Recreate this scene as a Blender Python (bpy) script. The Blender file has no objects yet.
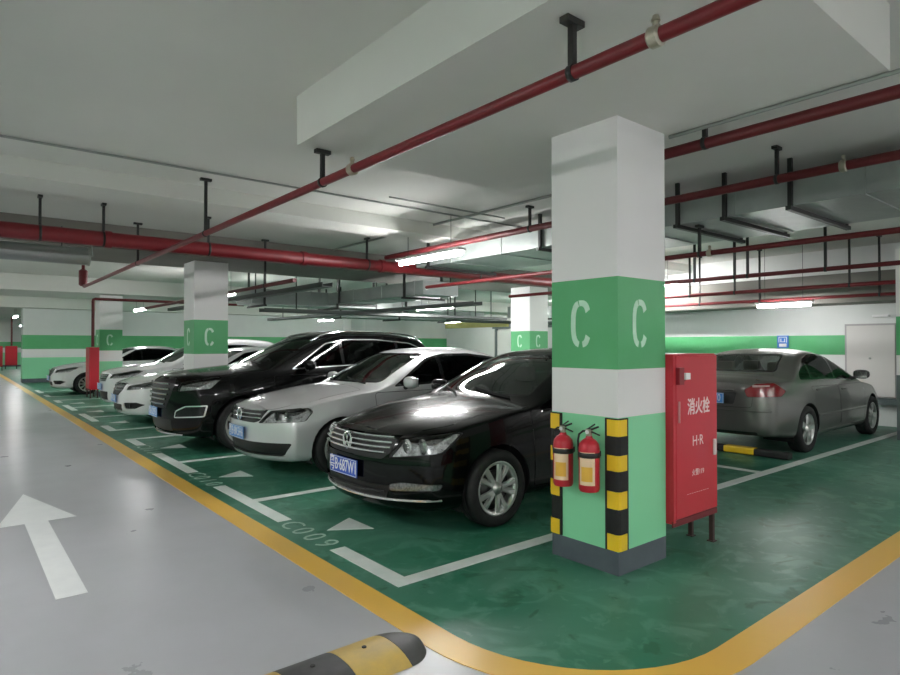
import bpy, bmesh, math, random
import numpy as np
from mathutils import Vector, Matrix
from mathutils.bvhtree import BVHTree
random.seed(7)
S = bpy.context.scene
C = S.collection
PI = math.pi

# ------------------------------------------------------------------ materials
MATS = {}
def mat(name, col, rough=.5, metal=0., coat=0., emit=None, estr=0., spec=.5, noise=None, bump=None):
    if name in MATS: return MATS[name]
    m = bpy.data.materials.new(name); m.use_nodes = True
    nt = m.node_tree; b = nt.nodes['Principled BSDF']
    b.inputs['Base Color'].default_value = (*col, 1)
    b.inputs['Roughness'].default_value = rough
    b.inputs['Metallic'].default_value = metal
    b.inputs['Coat Weight'].default_value = coat
    b.inputs['Coat Roughness'].default_value = .04
    b.inputs['Specular IOR Level'].default_value = spec
    if emit:
        b.inputs['Emission Color'].default_value = (*emit, 1)
        b.inputs['Emission Strength'].default_value = estr
    geo = None
    if noise or bump:
        geo = nt.nodes.new('ShaderNodeNewGeometry')
    if noise:   # (scale, colour2, amount, roughness spread)
        sc, c2, amt, rs = noise
        n = nt.nodes.new('ShaderNodeTexNoise'); n.inputs['Scale'].default_value = sc
        n.inputs['Detail'].default_value = 6; n.inputs['Roughness'].default_value = .6
        nt.links.new(geo.outputs['Position'], n.inputs['Vector'])
        r = nt.nodes.new('ShaderNodeValToRGB')
        r.color_ramp.elements[0].position = .35; r.color_ramp.elements[0].color = (*col, 1)
        r.color_ramp.elements[1].position = .75
        r.color_ramp.elements[1].color = (*[col[i]*(1-amt)+c2[i]*amt for i in range(3)], 1)
        nt.links.new(n.outputs['Fac'], r.inputs['Fac']); nt.links.new(r.outputs['Color'], b.inputs['Base Color'])
        if rs:
            mr = nt.nodes.new('ShaderNodeMapRange')
            mr.inputs['To Min'].default_value = max(.02, rough-rs); mr.inputs['To Max'].default_value = rough+rs
            n2 = nt.nodes.new('ShaderNodeTexNoise'); n2.inputs['Scale'].default_value = sc*2.7
            n2.inputs['Detail'].default_value = 5
            nt.links.new(geo.outputs['Position'], n2.inputs['Vector'])
            nt.links.new(n2.outputs['Fac'], mr.inputs['Value']); nt.links.new(mr.outputs['Result'], b.inputs['Roughness'])
    if bump:    # (scale, strength)
        n = nt.nodes.new('ShaderNodeTexNoise'); n.inputs['Scale'].default_value = bump[0]; n.inputs['Detail'].default_value = 4
        nt.links.new(geo.outputs['Position'], n.inputs['Vector'])
        bp = nt.nodes.new('ShaderNodeBump'); bp.inputs['Strength'].default_value = bump[1]; bp.inputs['Distance'].default_value = .01
        nt.links.new(n.outputs['Fac'], bp.inputs['Height']); nt.links.new(bp.outputs['Normal'], b.inputs['Normal'])
    MATS[name] = m
    return m
def glassmat(name, tint, refl=1.0):
    m = bpy.data.materials.new(name); m.use_nodes = True; nt = m.node_tree; nt.nodes.clear()
    o = nt.nodes.new('ShaderNodeOutputMaterial'); t = nt.nodes.new('ShaderNodeBsdfTransparent')
    t.inputs['Color'].default_value = (*tint, 1)
    g = nt.nodes.new('ShaderNodeBsdfGlossy'); g.inputs['Roughness'].default_value = .03
    g.inputs['Color'].default_value = (.95, 1, .98, 1)
    f = nt.nodes.new('ShaderNodeFresnel'); f.inputs['IOR'].default_value = 1.55
    mu = nt.nodes.new('ShaderNodeMath'); mu.operation = 'MULTIPLY'; mu.inputs[1].default_value = refl; mu.use_clamp = True
    x = nt.nodes.new('ShaderNodeMixShader')
    nt.links.new(f.outputs[0], mu.inputs[0]); nt.links.new(mu.outputs[0], x.inputs[0])
    nt.links.new(t.outputs[0], x.inputs[1]); nt.links.new(g.outputs[0], x.inputs[2]); nt.links.new(x.outputs[0], o.inputs[0])
    return m

M_WALL  = mat('white_plaster', (.72,.73,.72), .75, noise=(1.1,(.62,.64,.62),.6,0))
M_CEIL  = mat('ceiling_paint', (.65,.655,.615), .85, noise=(.5,(.57,.58,.54),.7,0), bump=(3,.15))
M_BEAMP = mat('taupe_beam_paint', (.19,.18,.16), .8, noise=(1.5,(.15,.145,.13),.6,0))
M_GREY  = mat('grey_epoxy', (.44,.445,.475), .30, noise=(.9,(.37,.38,.40),.9,.07))
M_GREEN = mat('green_epoxy', (.020,.125,.075), .38, noise=(2.1,(.095,.25,.175),1,.05), bump=(2.2,.08), spec=.38)
M_YLINE = mat('yellow_line_paint', (.80,.47,.07), .34, noise=(1.1,(.74,.46,.10),.8,.03))
M_WLINE = mat('white_line_paint', (.78,.82,.79), .42, noise=(4,(.60,.68,.63),.9,.1))
M_STEN  = mat('stencil_paint', (.50,.62,.55), .5, noise=(30,(.25,.42,.33),1,0))
M_ARROW = mat('arrow_paint', (.80,.82,.82), .4, noise=(6,(.72,.74,.75),.8,.05))
M_PWHITE= mat('pillar_white', (.80,.79,.785), .6)
M_PGREEN= mat('pillar_green', (.25,.68,.38), .5)
M_PBAND = mat('pillar_band_green', (.085,.40,.15), .5, noise=(3,(.11,.43,.19),.8,0))
M_PBASE = mat('pillar_grey_base', (.085,.10,.12), .45, noise=(5,(.12,.14,.16),.8,0))
M_LETTER= mat('faded_letter_white', (.62,.84,.68), .6, noise=(14,(.48,.74,.56),.9,0))
M_RED   = mat('cabinet_red', (.52,.018,.035), .35)
M_REDP  = mat('pipe_red', (.17,.006,.011), .45, noise=(7,(.12,.006,.010),.9,0))
M_REDD  = mat('old_pipe_red', (.11,.008,.012), .5, noise=(6,(.12,.012,.012),.9,0))
M_BLK   = mat('black_steel', (.012,.013,.012), .5)
M_RUB   = mat('black_rubber', (.008,.008,.009), .7, noise=(20,(.016,.016,.016),.8,0))
M_YEL   = mat('guard_yellow', (.85,.55,.02), .4)
M_GALV  = mat('galvanised_steel', (.33,.36,.345), .42, .35, noise=(3,(.25,.28,.27),.8,.08))
M_COND  = mat('conduit_grey', (.28,.30,.28), .5, .3)
M_BRASS = mat('coupling_steel', (.45,.42,.34), .35, .8)
M_CHROME= mat('chrome', (.82,.83,.84), .12, 1.)
M_ALLOY = mat('alloy_rim', (.62,.62,.61), .28, .85)
M_DARK  = mat('dark_plastic', (.010,.010,.011), .5)
M_GLOSSB= mat('gloss_black', (.006,.006,.007), .08)
M_SEAT  = mat('seat_cloth', (.035,.033,.031), .85)
M_BEIGE = mat('seat_leather', (.26,.23,.19), .6)
M_GLASSM= glassmat('tinted_side_glass', (.07,.08,.075), .4)
M_LAMP  = mat('tube_glow', (1,1,1), .5, emit=(1,.995,.985), estr=66)
M_LAMPD = mat('tube_glow_soft', (1,1,1), .5, emit=(1,.995,.985), estr=20)
M_LAMPB = mat('lamp_housing', (.80,.80,.80), .4)
M_LENS  = mat('lamp_lens', (.62,.64,.65), .08, .55, 1)
M_LENSD = mat('smoked_lens', (.03,.03,.033), .06, .2, 1)
M_TAIL  = mat('tail_lens', (.22,.003,.008), .15, 0, .5)
M_TAILW = mat('reverse_lens', (.65,.5,.5), .12, 0, 1)
M_PLATE = mat('plate_blue', (.012,.075,.48), .35)
M_PLATEL= mat('plate_light_blue', (.08,.28,.66), .35)
M_WHITE = mat('white_print', (.82,.82,.82), .4)
M_LABEL = mat('label_cream', (.78,.55,.25), .5)
M_DOOR  = mat('door_cream', (.60,.58,.56), .5)
M_DOORF = mat('door_frame_grey', (.36,.35,.35), .5)
M_RAIL  = mat('rail_grey', (.13,.16,.16), .5)
M_SIGN  = mat('sign_blue', (.03,.16,.55), .4)
M_GLASS = glassmat('windscreen_glass', (.38,.41,.40), 1.25)
M_GLASSD= glassmat('privacy_glass', (.05,.055,.055), .25)
M_GLASSC= glassmat('clear_glass', (.62,.66,.64), .8)
M_REFL = mat('reflector_housing', (.80,.81,.82), .30, .55, noise=(30,(.12,.12,.12),1,.1))
M_FOG = mat('fog_lens', (.30,.31,.32), .12, .6, 1, noise=(45,(.04,.04,.04),1,0))
M_HLENS = glassmat('headlight_lens', (.95,.96,.96), 1.1)
M_CHROMEB = mat('bowl_chrome', (.9,.9,.9), .16, .9)
P_BLACK = mat('paint_black', (.0012,.0013,.0015), .25, 0, .36, spec=.10)
P_SILV  = mat('paint_silver', (.68,.68,.69), .30, .45, 1)
P_WHITE = mat('paint_white', (.80,.80,.81), .28, 0, 1)
P_GREY  = mat('paint_grey', (.15,.145,.136), .32, .55, .8)

def green_floor():
    nt = M_GREEN.node_tree; b = nt.nodes['Principled BSDF']
    for l in list(b.inputs['Base Color'].links): nt.links.remove(l)
    geo = nt.nodes.new('ShaderNodeNewGeometry'); prev = None
    base = nt.nodes.new('ShaderNodeRGB'); base.outputs[0].default_value = (.026,.165,.098,1); prev = base.outputs[0]
    for sc, dist, p0, p1, col, k in ((.7,.6,.45,.62,(.065,.215,.145),1),(2.6,1.8,.52,.64,(.10,.265,.185),.8),(1.9,2.5,.60,.66,(.012,.105,.05),.75),(9,1.,.60,.70,(.14,.30,.22),.5)):
        n = nt.nodes.new('ShaderNodeTexNoise'); n.inputs['Scale'].default_value = sc; n.inputs['Detail'].default_value = 7; n.inputs['Distortion'].default_value = dist
        nt.links.new(geo.outputs['Position'], n.inputs['Vector'])
        r = nt.nodes.new('ShaderNodeMapRange'); r.inputs['From Min'].default_value = p0; r.inputs['From Max'].default_value = p1; r.inputs['To Max'].default_value = k
        nt.links.new(n.outputs['Fac'], r.inputs['Value'])
        m = nt.nodes.new('ShaderNodeMix'); m.data_type = 'RGBA'; m.inputs[7].default_value = (*col, 1)
        nt.links.new(r.outputs['Result'], m.inputs[0]); nt.links.new(prev, m.inputs[6]); prev = m.outputs[2]
    nt.links.new(prev, b.inputs['Base Color'])
green_floor()
# ------------------------------------------------------------------ helpers
def link(name, me, m=None, parent=None):
    o = bpy.data.objects.new(name, me); C.objects.link(o)
    if m is not None:
        for k in (m if isinstance(m, (list, tuple)) else [m]): me.materials.append(k)
    if parent is not None: o.parent = parent
    return o
def obj(name, bm, m, parent=None, smooth=False):
    me = bpy.data.meshes.new(name)
    bmesh.ops.recalc_face_normals(bm, faces=bm.faces[:])
    bm.to_mesh(me); bm.free()
    if smooth: me.polygons.foreach_set('use_smooth', [True]*len(me.polygons))
    o = link(name, me, m, parent)
    if smooth:
        try: me.set_sharp_from_angle(angle=math.radians(40))
        except Exception: pass
    return o
def tag(o, label, cat, group=None, kind=None):
    o['label'] = label; o['category'] = cat
    if group: o['group'] = group
    if kind: o['kind'] = kind
    return o
def struct(o): o['kind'] = 'structure'; return o
def empty(name, loc, rz=0):
    o = bpy.data.objects.new(name, None); C.objects.link(o); o.empty_display_size = .1
    o.location = loc; o.rotation_euler = (0, 0, rz); return o
def box(bm, x0, x1, y0, y1, z0, z1, mi=0, bev=0):
    r = bmesh.ops.create_cube(bm, size=1)
    vs = r['verts']
    bmesh.ops.scale(bm, vec=(x1-x0, y1-y0, z1-z0), verts=vs)
    bmesh.ops.translate(bm, vec=((x0+x1)/2, (y0+y1)/2, (z0+z1)/2), verts=vs)
    fs = {f for v in vs for f in v.link_faces}
    for f in fs: f.material_index = mi
    if bev:
        es = list({e for v in vs for e in v.link_edges})
        bmesh.ops.bevel(bm, geom=es, offset=bev, segments=2, affect='EDGES', profile=.5)
def NB(): return bmesh.new()
def boxo(name, d, m, parent=None, bev=0):
    bm = NB(); box(bm, *d, bev=bev); return obj(name, bm, m, parent)
def tube(bm, pts, r, n=12, caps=True, mi=0):
    pts = [Vector(p) for p in pts]; rings = []
    rr = r if isinstance(r, (list, tuple)) else [r]*len(pts)
    prev = None
    for i, p in enumerate(pts):
        d = (pts[min(i+1, len(pts)-1)] - pts[max(i-1, 0)]).normalized()
        if prev is None:
            a = Vector((0,0,1)) if abs(d.z) < .9 else Vector((1,0,0))
            u = d.cross(a).normalized()
        else:
            u = (prev - d*prev.dot(d)).normalized()
        prev = u; v = d.cross(u)
        rings.append([bm.verts.new(p + (u*math.cos(2*PI*k/n) + v*math.sin(2*PI*k/n))*rr[i]) for k in range(n)])
    for a, b in zip(rings, rings[1:]):
        for k in range(n):
            f = bm.faces.new((a[k], a[(k+1)%n], b[(k+1)%n], b[k])); f.material_index = mi; f.smooth = True
    if caps:
        for q in (rings[0], rings[-1]):
            f = bm.faces.new(q); f.material_index = mi
def tubeo(name, pts, r, m, parent=None, n=12):
    bm = NB(); tube(bm, pts, r, n); return obj(name, bm, m, parent, smooth=True)
def lathe(bm, prof, axis='z', n=24, c=(0,0,0), mi=0, close=False):
    rings = []
    for r, h in prof:
        ring = []
        for k in range(n):
            a = 2*PI*k/n
            if axis == 'z': p = (c[0]+r*math.cos(a), c[1]+r*math.sin(a), c[2]+h)
            elif axis == 'y': p = (c[0]+r*math.cos(a), c[1]+h, c[2]+r*math.sin(a))
            else: p = (c[0]+h, c[1]+r*math.cos(a), c[2]+r*math.sin(a))
            ring.append(bm.verts.new(p))
        rings.append(ring)
    if close: rings.append(rings[0])
    for a, b in zip(rings, rings[1:]):
        for k in range(n):
            f = bm.faces.new((a[k], a[(k+1)%n], b[(k+1)%n], b[k])); f.material_index = mi; f.smooth = True
    if not close:
        for q in (rings[0], rings[-1]):
            try: bm.faces.new(q).material_index = mi
            except Exception: pass
def prism(bm, poly, z0, z1, mi=0):
    a = [bm.verts.new((x, y, z0)) for x, y in poly]; b = [bm.verts.new((x, y, z1)) for x, y in poly]
    n = len(poly)
    bm.faces.new(a).material_index = mi; bm.faces.new(b).material_index = mi
    for i in range(n): bm.faces.new((a[i], a[(i+1)%n], b[(i+1)%n], b[i])).material_index = mi
def text(name, s, size, m, parent, origin, right, up, ext=.0008, align='CENTER', xs=1., bold=0.):
    """flat lettering standing on a surface: right/up are directions"""
    cu = bpy.data.curves.new('txt', 'FONT'); cu.body = s; cu.size = size; cu.extrude = ext
    cu.align_x = align; cu.align_y = 'CENTER'; cu.resolution_u = 3; cu.offset = bold
    o = bpy.data.objects.new('txt', cu); C.objects.link(o)
    bpy.context.view_layer.update()
    dg = bpy.context.evaluated_depsgraph_get()
    me = bpy.data.meshes.new_from_object(o.evaluated_get(dg))
    bpy.data.objects.remove(o)
    r = Vector(right).normalized(); u = Vector(up).normalized(); n = r.cross(u)
    mt = Matrix((r*xs, u, n)).transposed().to_4x4(); mt.translation = Vector(origin)
    me.transform(mt); me.name = name
    me.materials.clear()
    return link(name, me, m, parent)

# ------------------------------------------------------------------ camera
F = 608.0; HC = 1.5
cam = bpy.data.cameras.new('camera'); cam.sensor_width = 36; cam.lens = F*36/900; cam.clip_start = .05
co = bpy.data.objects.new('camera', cam); C.objects.link(co); S.camera = co
co.location = (0, 0, HC)
th = math.radians(39.4)      # heading clockwise from +Y
co.rotation_euler = (PI/2 + math.atan(7.5/F), 0, -th)

# ------------------------------------------------------------------ room shell
XR = 13.35
struct(boxo('floor', (-7, 24, -9, 62, -.2, 0), M_GREY))
# green coated bays, corner rounded by an arc
def arc(cx, cy, r, a0, a1, n=14):
    return [(cx+r*math.cos(math.radians(a0+(a1-a0)*i/n)), cy+r*math.sin(math.radians(a0+(a1-a0)*i/n))) for i in range(n+1)]
CX, CY = 2.94, 2.42
bm = NB(); prism(bm, [(24, 1.5), (24, 52), (2.02, 52)] + arc(CX, CY, .92, 180, 270), 0.0, .002)
g = obj('floor_bay_coating', bm, M_GREEN); struct(g)
bm = NB()
outer = [(1.84, 52)] + arc(CX, CY, 1.10, 180, 270) + [(11.3, 1.32)]
inner = [(2.02, 52)] + arc(CX, CY, .92, 180, 270) + [(11.3, 1.50)]
for i in range(len(outer)-1):
    prism(bm, [outer[i], outer[i+1], inner[i+1], inner[i]], .0, .0035)
bmesh.ops.remove_doubles(bm, verts=bm.verts, dist=1e-5)
tag(obj('yellow_border_line', bm, M_YLINE), 'yellow painted border line curving round the green parking bays', 'road marking')
# ceiling
struct(boxo('ceiling', (-7, 24, -9, 62, 3.37, 3.6), M_CEIL))
def strct(name, d, m=None):
    return struct(boxo(name, d, m or M_CEIL))
bm = NB(); box(bm, 2.0, 3.97, 1.03, 4.25, 3.0, 3.372)
struct(obj('trim_1', bm, M_CEIL))
strct('trim_2', (-7, 24, 10.6, 12.4, 3.0, 3.372), M_BEAMP)
strct('trim_3', (-7, 24, 7.36, 7.95, 3.18, 3.372))
strct('trim_4', (-7, 24, 19.4, 21.3, 2.95, 3.372))
strct('trim_5', (-7, 24, 28.5, 30, 2.95, 3.372))
strct('trim_6', (12.5, XR, -9, 9.4, 2.27, 2.80), M_BEAMP)
def banded(name, poly, hs, ms):
    """vertical wall/pillar with paint zones: poly footprint, heights list"""
    bm = NB(); n = len(poly)
    rings = [[bm.verts.new((x, y, z)) for x, y in poly] for z in hs]
    for k in range(len(hs)-1):
        for i in range(n):
            f = bm.faces.new((rings[k][i], rings[k][(i+1)%n], rings[k+1][(i+1)%n], rings[k+1][i])); f.material_index = k
    f = bm.faces.new(rings[0]); f.material_index = 0
    f = bm.faces.new(rings[-1]); f.material_index = len(hs)-2
    return bm
def rect(x0, x1, y0, y1): return [(x0,y0),(x1,y0),(x1,y1),(x0,y1)]
WM = [M_PBASE, M_PGREEN, M_PWHITE, M_PBAND, M_WALL]
WH = [0, .12, .98, 1.31, 1.72, 3.37]
# right wall behind the grey saloon: white below, narrow green band
struct(obj('wall_right', banded('w', rect(XR, XR+.2, -9, 9.4), [0, 1.31, 1.69, 3.37], 0), [M_WALL, M_PBAND, M_WALL]))
strct('wall_return', (XR+.2, 24, 9.2, 9.4, 0, 3.37), M_WALL)
strct('wall_far_right', (23.8, 24, 9.4, 62, 0, 3.37), M_WALL)
struct(obj('wall_block', banded('w', rect(2.2, 23.8, 29.3, 30), [0,.16,1.0,1.34,1.9,3.37], 0), WM))
struct(obj('wall_end', banded('w', rect(-7, 24, 52, 52.2), WH, 0), WM))
struct(obj('wall_left', banded('w', rect(-5.2, -5, -9, 52), WH, 0), WM))
strct('wall_back', (-7, 24, -7.2, -7, 0, 3.37), M_WALL)

# ------------------------------------------------------------------ pillars
PH = [0, .155, 1.025, 1.34, 1.95, 3.03]
PM = [M_PBASE, M_PGREEN, M_PWHITE, M_PBAND, M_PWHITE]
def letter(name, parent, o, right, h=.325, w=.172, m=M_LETTER):
    """stencil C made of two halves, on a face: o centre, right = reading direction"""
    r = Vector(right); u = Vector((0,0,1)); n = r.cross(u); t = .040
    bm = NB()
    for (a0, a1) in ((97, 30), (97, 263), (263, 330)):
        a0 = a0 + (6 if a1 > 97 and a0 == 97 else 0)
        seg = 10; pa = []; pb = []
        if a0 == 263: a0 = 277
        if a1 == 263: a1 = 260
        for i in range(seg+1):
            a = math.radians(a0+(a1-a0)*i/seg)
            def sup(rx, rz):
                c, s = math.cos(a), math.sin(a); e = .75
                return math.copysign(abs(c)**e, c)*rx, math.copysign(abs(s)**e, s)*rz
            x, z = sup(w/2, h/2); pa.append(Vector(o)+r*x+u*z+n*.0012)
            x, z = sup(w/2-t, h/2-t); pb.append(Vector(o)+r*x+u*z+n*.0012)
        va = [bm.verts.new(p) for p in pa]; vb = [bm.verts.new(p) for p in pb]
        for i in range(seg): bm.faces.new((va[i], va[i+1], vb[i+1], vb[i]))
    e = bmesh.ops.extrude_face_region(bm, geom=bm.faces[:])
    bmesh.ops.translate(bm, vec=n*-.0011, verts=[v for v in e['geom'] if isinstance(v, bmesh.types.BMVert)])
    return obj(name, bm, m, parent)
def pillar(x0, y0, s, label, top=3.0, guards=False, letters=True, hs=None):
    r = empty('concrete_pillar', (x0+s/2, y0+s/2, 0)); q = s/2
    tag(r, label, 'pillar')
    H = list(hs or PH); H[-1] = top+.02
    bm = banded('p', rect(-q, q, -q, q), H, 0)
    obj('shaft', bm, PM, r)
    if letters:
        z = (H[3]+H[4])/2
        letter('painted_letter', r, (-q, .02, z), (0,-1,0))
        letter('painted_letter', r, (-.03, -q, z), (1,0,0))
    if guards:
        def guard(cx, cy, sx, sy):
            # L profile hugging a corner with quarter-round nose
            L = .095; t = .012
            def Lp(t, L, off=0):
                a = [( -t, L), (-t, .012), (-t*.3, -t*.3), (.012, -t), (L, -t), (L, 0.0), (0,0), (0, L)]
                return [(cx+sx*x, cy+sy*y) for x, y in a]
            bmg = NB(); prism(bmg, Lp(t, L), .16, 1.02)
            gd = obj('corner_guard', bmg, M_RUB, r)
            zs = [(.162,.268),(.432,.545),(.678,.780),(.905,1.012)]
            bmy = NB()
            for a, b in zs:
                L2 = .078
                p = [(-t-.002, L2), (-t-.002, .012), (-t*.3-.002, -t*.3-.002), (.012, -t-.002), (L2, -t-.002), (L2, -t+.004), (-t+.004, -t+.004), (-t+.004, L2)]
                prism(bmy, [(cx+sx*x, cy+sy*y) for x, y in p], a, b)
            obj('reflective_bands', bmy, M_YEL, gd)
        guard(-q, -q, 1, 1)
        guard(-q, q, 1, -1)
    return r
pillar(3.35, 2.36, .56, 'large square white and green pillar in front carrying two fire extinguishers', guards=True)
pillar(3.33, 11.2, .6, 'square pillar with letter C rising between the black SUV and white saloon')
pillar(3.33, 20.05, .6, 'distant square pillar with letter C behind the slim red cabinet', top=2.96)
pillar(11.42, 10.69, .68, 'white pillar with green band seen above the roof of the black saloon', hs=[0,.155,1.025,1.34,1.86,3.03])
p5 = pillar(11.55, 2.35, .6, 'pillar cut by the right edge of the photo beside the cream door', letters=False)
for c in p5.children: c.data.materials[1] = M_RAIL
pillar(11.4, 19.6, .6, 'far pillar standing deep in the hall beyond the ducts', top=2.96, letters=False)

# ------------------------------------------------------------------ floor markings
def paint(name, polys, m, label, group=None, z=.0045, cat='road marking'):
    bm = NB()
    for p in polys: prism(bm, p, .0015, z)
    return tag(obj(name, bm, m), label, cat, group)
segs = [(3.12,4.0),(4.91,6.55),(7.45,9.07),(9.95,10.75),(11.95,12.8),(13.65,15.3),(16.2,17.8),(18.65,19.5),(20.9,21.8),(22.7,24.3)]
seglab = ['white bay line corner nearest the camera before the black saloon',
 'white bay line segment between the C009 and C010 stencils',
 'white bay line segment in front of gap between silver saloon and SUV',
 'white bay line corner by the black SUV nose',
 'white bay line corner just past the second pillar',
 'white bay line segment in front of the two white cars',
 'white bay line segment beyond the white compact car',
 'white bay line corner near the slim red cabinet',
 'white bay line corner before the farthest white car',
 'farthest white bay line segment near the green wall']
XF0, XF1 = 2.15, 2.275
divs = {0:(3.12,3.235), 1:(5.67,5.78), 2:(8.15,8.26), 3:(10.64,10.75), 4:(11.95,12.06), 5:(14.42,14.53), 6:(16.95,17.06), 7:(19.39,19.5), 8:(20.9,21.0), 9:(23.4,23.5)}
for i, (a, b) in enumerate(segs):
    da, db = divs[i]
    bm = NB()
    prism(bm, rect(XF0, XF1, a, b), .0015, .0045)
    prism(bm, rect(XF1, 7.3, da, db), .0015, .0045)
    tag(obj('bay_line', bm, M_WLINE), seglab[i], 'road marking', 'white bay lines of the front row')
bm = NB()
prism(bm, rect(7.3, 7.42, 3.12, 10.75), .0015, .0045)
for k in (0,1,2,3):
    prism(bm, rect(7.42, 12.7, *divs[k]), .0015, .0045)
tag(obj('bay_line', bm, M_WLINE), 'white bay lines around the grey saloon behind the red cabinet', 'road marking')
def stencil(s, yc, label, size=.27):
    # read from the aisle: letters run towards -Y, tops towards +X
    r_ = empty('bay_number', (2.20, yc, 0)); tag(r_, label, 'road marking')
    for i, ch in enumerate(s.split()):
        text('painted_character', ch, size, M_STEN, r_, (0, (1.5-i)*.20, .0035), (0,-1,0), (1,0,0), ext=.001, xs=1.05, bold=-.002)
stencil('C 0 0 9', 4.455, 'stencilled bay number C009 in front of the black saloon')
stencil('C 0 1 0', 7.0, 'stencilled bay number C010 in front of the silver saloon')
stencil('C 0 1 1', 9.5, 'stencilled bay number C011 in front of the black SUV')
for yc, lab in ((4.44,'white floor triangle under the nose of the black saloon'), (7.0,'white floor triangle before the silver saloon'),
                (9.5,'white floor triangle before the black SUV'), (13.2,'white floor triangle before the white saloon'), (15.7,'white floor triangle before the white compact car'), (18.2, 'white floor triangle in the empty bay')):
    paint('bay_triangle', [[(2.36,yc),(2.68,yc-.2),(2.68,yc+.2)]], M_WLINE, lab, 'white triangles marking bay fronts')
paint('direction_arrow', [[(.575,7.45),(.30,6.2),(.49,6.2),(.49,4.25),(.655,4.25),(.655,6.2),(.865,6.2)]], M_ARROW,
      'large white direction arrow painted on the grey aisle floor', z=.003)
# speed bump
r = empty('speed_bump', (0.6, 2.5, 0)); tag(r, 'black and yellow rubber speed bump across the aisle at bottom edge', 'speed bump')
def bump(name, x0, x1, m, cap=False):
    bm = NB(); n = 12; cols = []
    xs = [x0, x1] if not cap else [x0 + (x1-x0)*math.sin(PI/2*i/8) for i in range(9)]
    for i, x in enumerate(xs):
        k = 1 if not cap else max(.02, math.cos(PI/2*i/8))
        ring = []
        for j in range(n+1):
            t = -1+2*j/n
            ring.append(bm.verts.new((x, t*.185*k, .048*(1-abs(t)**2.4)*(k**.6)+.002)))
        for j in range(n, -1, -1):
            if 0 < j < n: ring.append(bm.verts.new((x, (-1+2*j/n)*.185*k, .0005)))
        cols.append(ring)
    for a, b in zip(cols, cols[1:]):
        for j in range(len(a)): bm.faces.new((a[j], a[(j+1)%len(a)], b[(j+1)%len(a)], b[j]))
    bm.faces.new(cols[0]); bm.faces.new(cols[-1])
    return obj(name, bm, m, r, smooth=True)
x = 1.68-.6
bump('end_cap', x, x+.165, M_RUB, True)
MY = mat('bump_yellow', (.62,.42,.10), .45, noise=(9,(.45,.32,.12),.9,0)); MKB = mat('bump_black', (.05,.05,.052), .5, noise=(9,(.09,.09,.09),.9,0))
MATS['bump_black'].name = 'bump_black'
for k in range(9):
    s = bump('section', x-.27*(k+1), x-.27*k-.003, MY if k % 2 == 0 else MKB)
    tubeo('bolt', [(x-.27*(k+.5), .03, .046), (x-.27*(k+.5), .03, .054)], .012, M_BLK, s, 8)
for c in r.children:
    if c.name.startswith('end_cap'): c.data.materials[0] = MKB

# ------------------------------------------------------------------ fire extinguishers
def extinguisher(y, label):
    r = empty('fire_extinguisher', (3.35-.088, y, .535)); tag(r, label, 'fire extinguisher', 'fire extinguishers on the front pillar')
    bm = NB(); R = .068
    lathe(bm, [(.045,0),(.062,.004),(R,.018),(R,.285),(.063,.315),(.045,.338),(.025,.350),(.020,.365)], n=28)
    obj('cylinder', bm, M_RED, r, True)
    bm = NB(); lathe(bm, [(.019,.36),(.019,.385),(.014,.39),(.014,.405)], n=14)
    box(bm, -.012, .012, -.02, .02, .385, .41)
    v = obj('valve', bm, M_BRASS, r)
    bm = NB(); tube(bm, [(0,.02,.405),(0,-.02,.41),(0,-.075,.432)], [.007,.007,.006], 8); tube(bm, [(0,.01,.395),(0,-.03,.392),(0,-.085,.378)], [.006,.006,.005], 8)
    tube(bm, [(0,.01,.41),(-.005,-.05,.446)], .005, 8)
    obj('handle', bm, M_BLK, r, True)
    bm = NB()
    tube(bm, [(0,.02,.395),(0,.05,.392),(-.01,.074,.37),(-.015,.080,.33),(-.012,.078,.26),(-.008,.076,.2)], .007, 8)
    obj('hose', bm, M_BLK, r, True)
    bm = NB(); tube(bm, [(-.016,.0,.392),(-.026,.0,.392)], .013, 12); obj('pressure_gauge', bm, M_WHITE, r)
    # label: curved patch on the aisle/left side
    bm = NB(); n = 8; a0, a1 = math.radians(158), math.radians(250)
    for (z0, z1, mi, rr) in ((.05,.265,0,R+.0012),(.075,.17,1,R+.002)):
        A = []; B = []
        for k in range(n+1):
            a = a0+(a1-a0)*k/n
            if mi: a = a0+.25+(a1-a0-.5)*k/n
            A.append(bm.verts.new((rr*math.cos(a), rr*math.sin(a), z0))); B.append(bm.verts.new((rr*math.cos(a), rr*math.sin(a), z1)))
        for k in range(n): bm.faces.new((A[k],A[k+1],B[k+1],B[k])).material_index = mi
    rl = obj('paper_label', bm, [mat('label_paper', (.85,.62,.42), .5), mat('label_orange', (.80,.45,.06), .5)], r)
    bm = NB(); lathe(bm, [(R+.001,.226),(R+.0035,.228),(R+.0035,.258),(R+.001,.260)], n=28)
    box(bm, .06, .088, -.03, .03, .225, .26)
    obj('strap', bm, M_BLK, r)
    return r
extinguisher(2.745, 'red fire extinguisher on pillar, the left one nearer the black saloon')
extinguisher(2.525, 'red fire extinguisher on pillar, the right one nearer the front corner guard')

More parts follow.
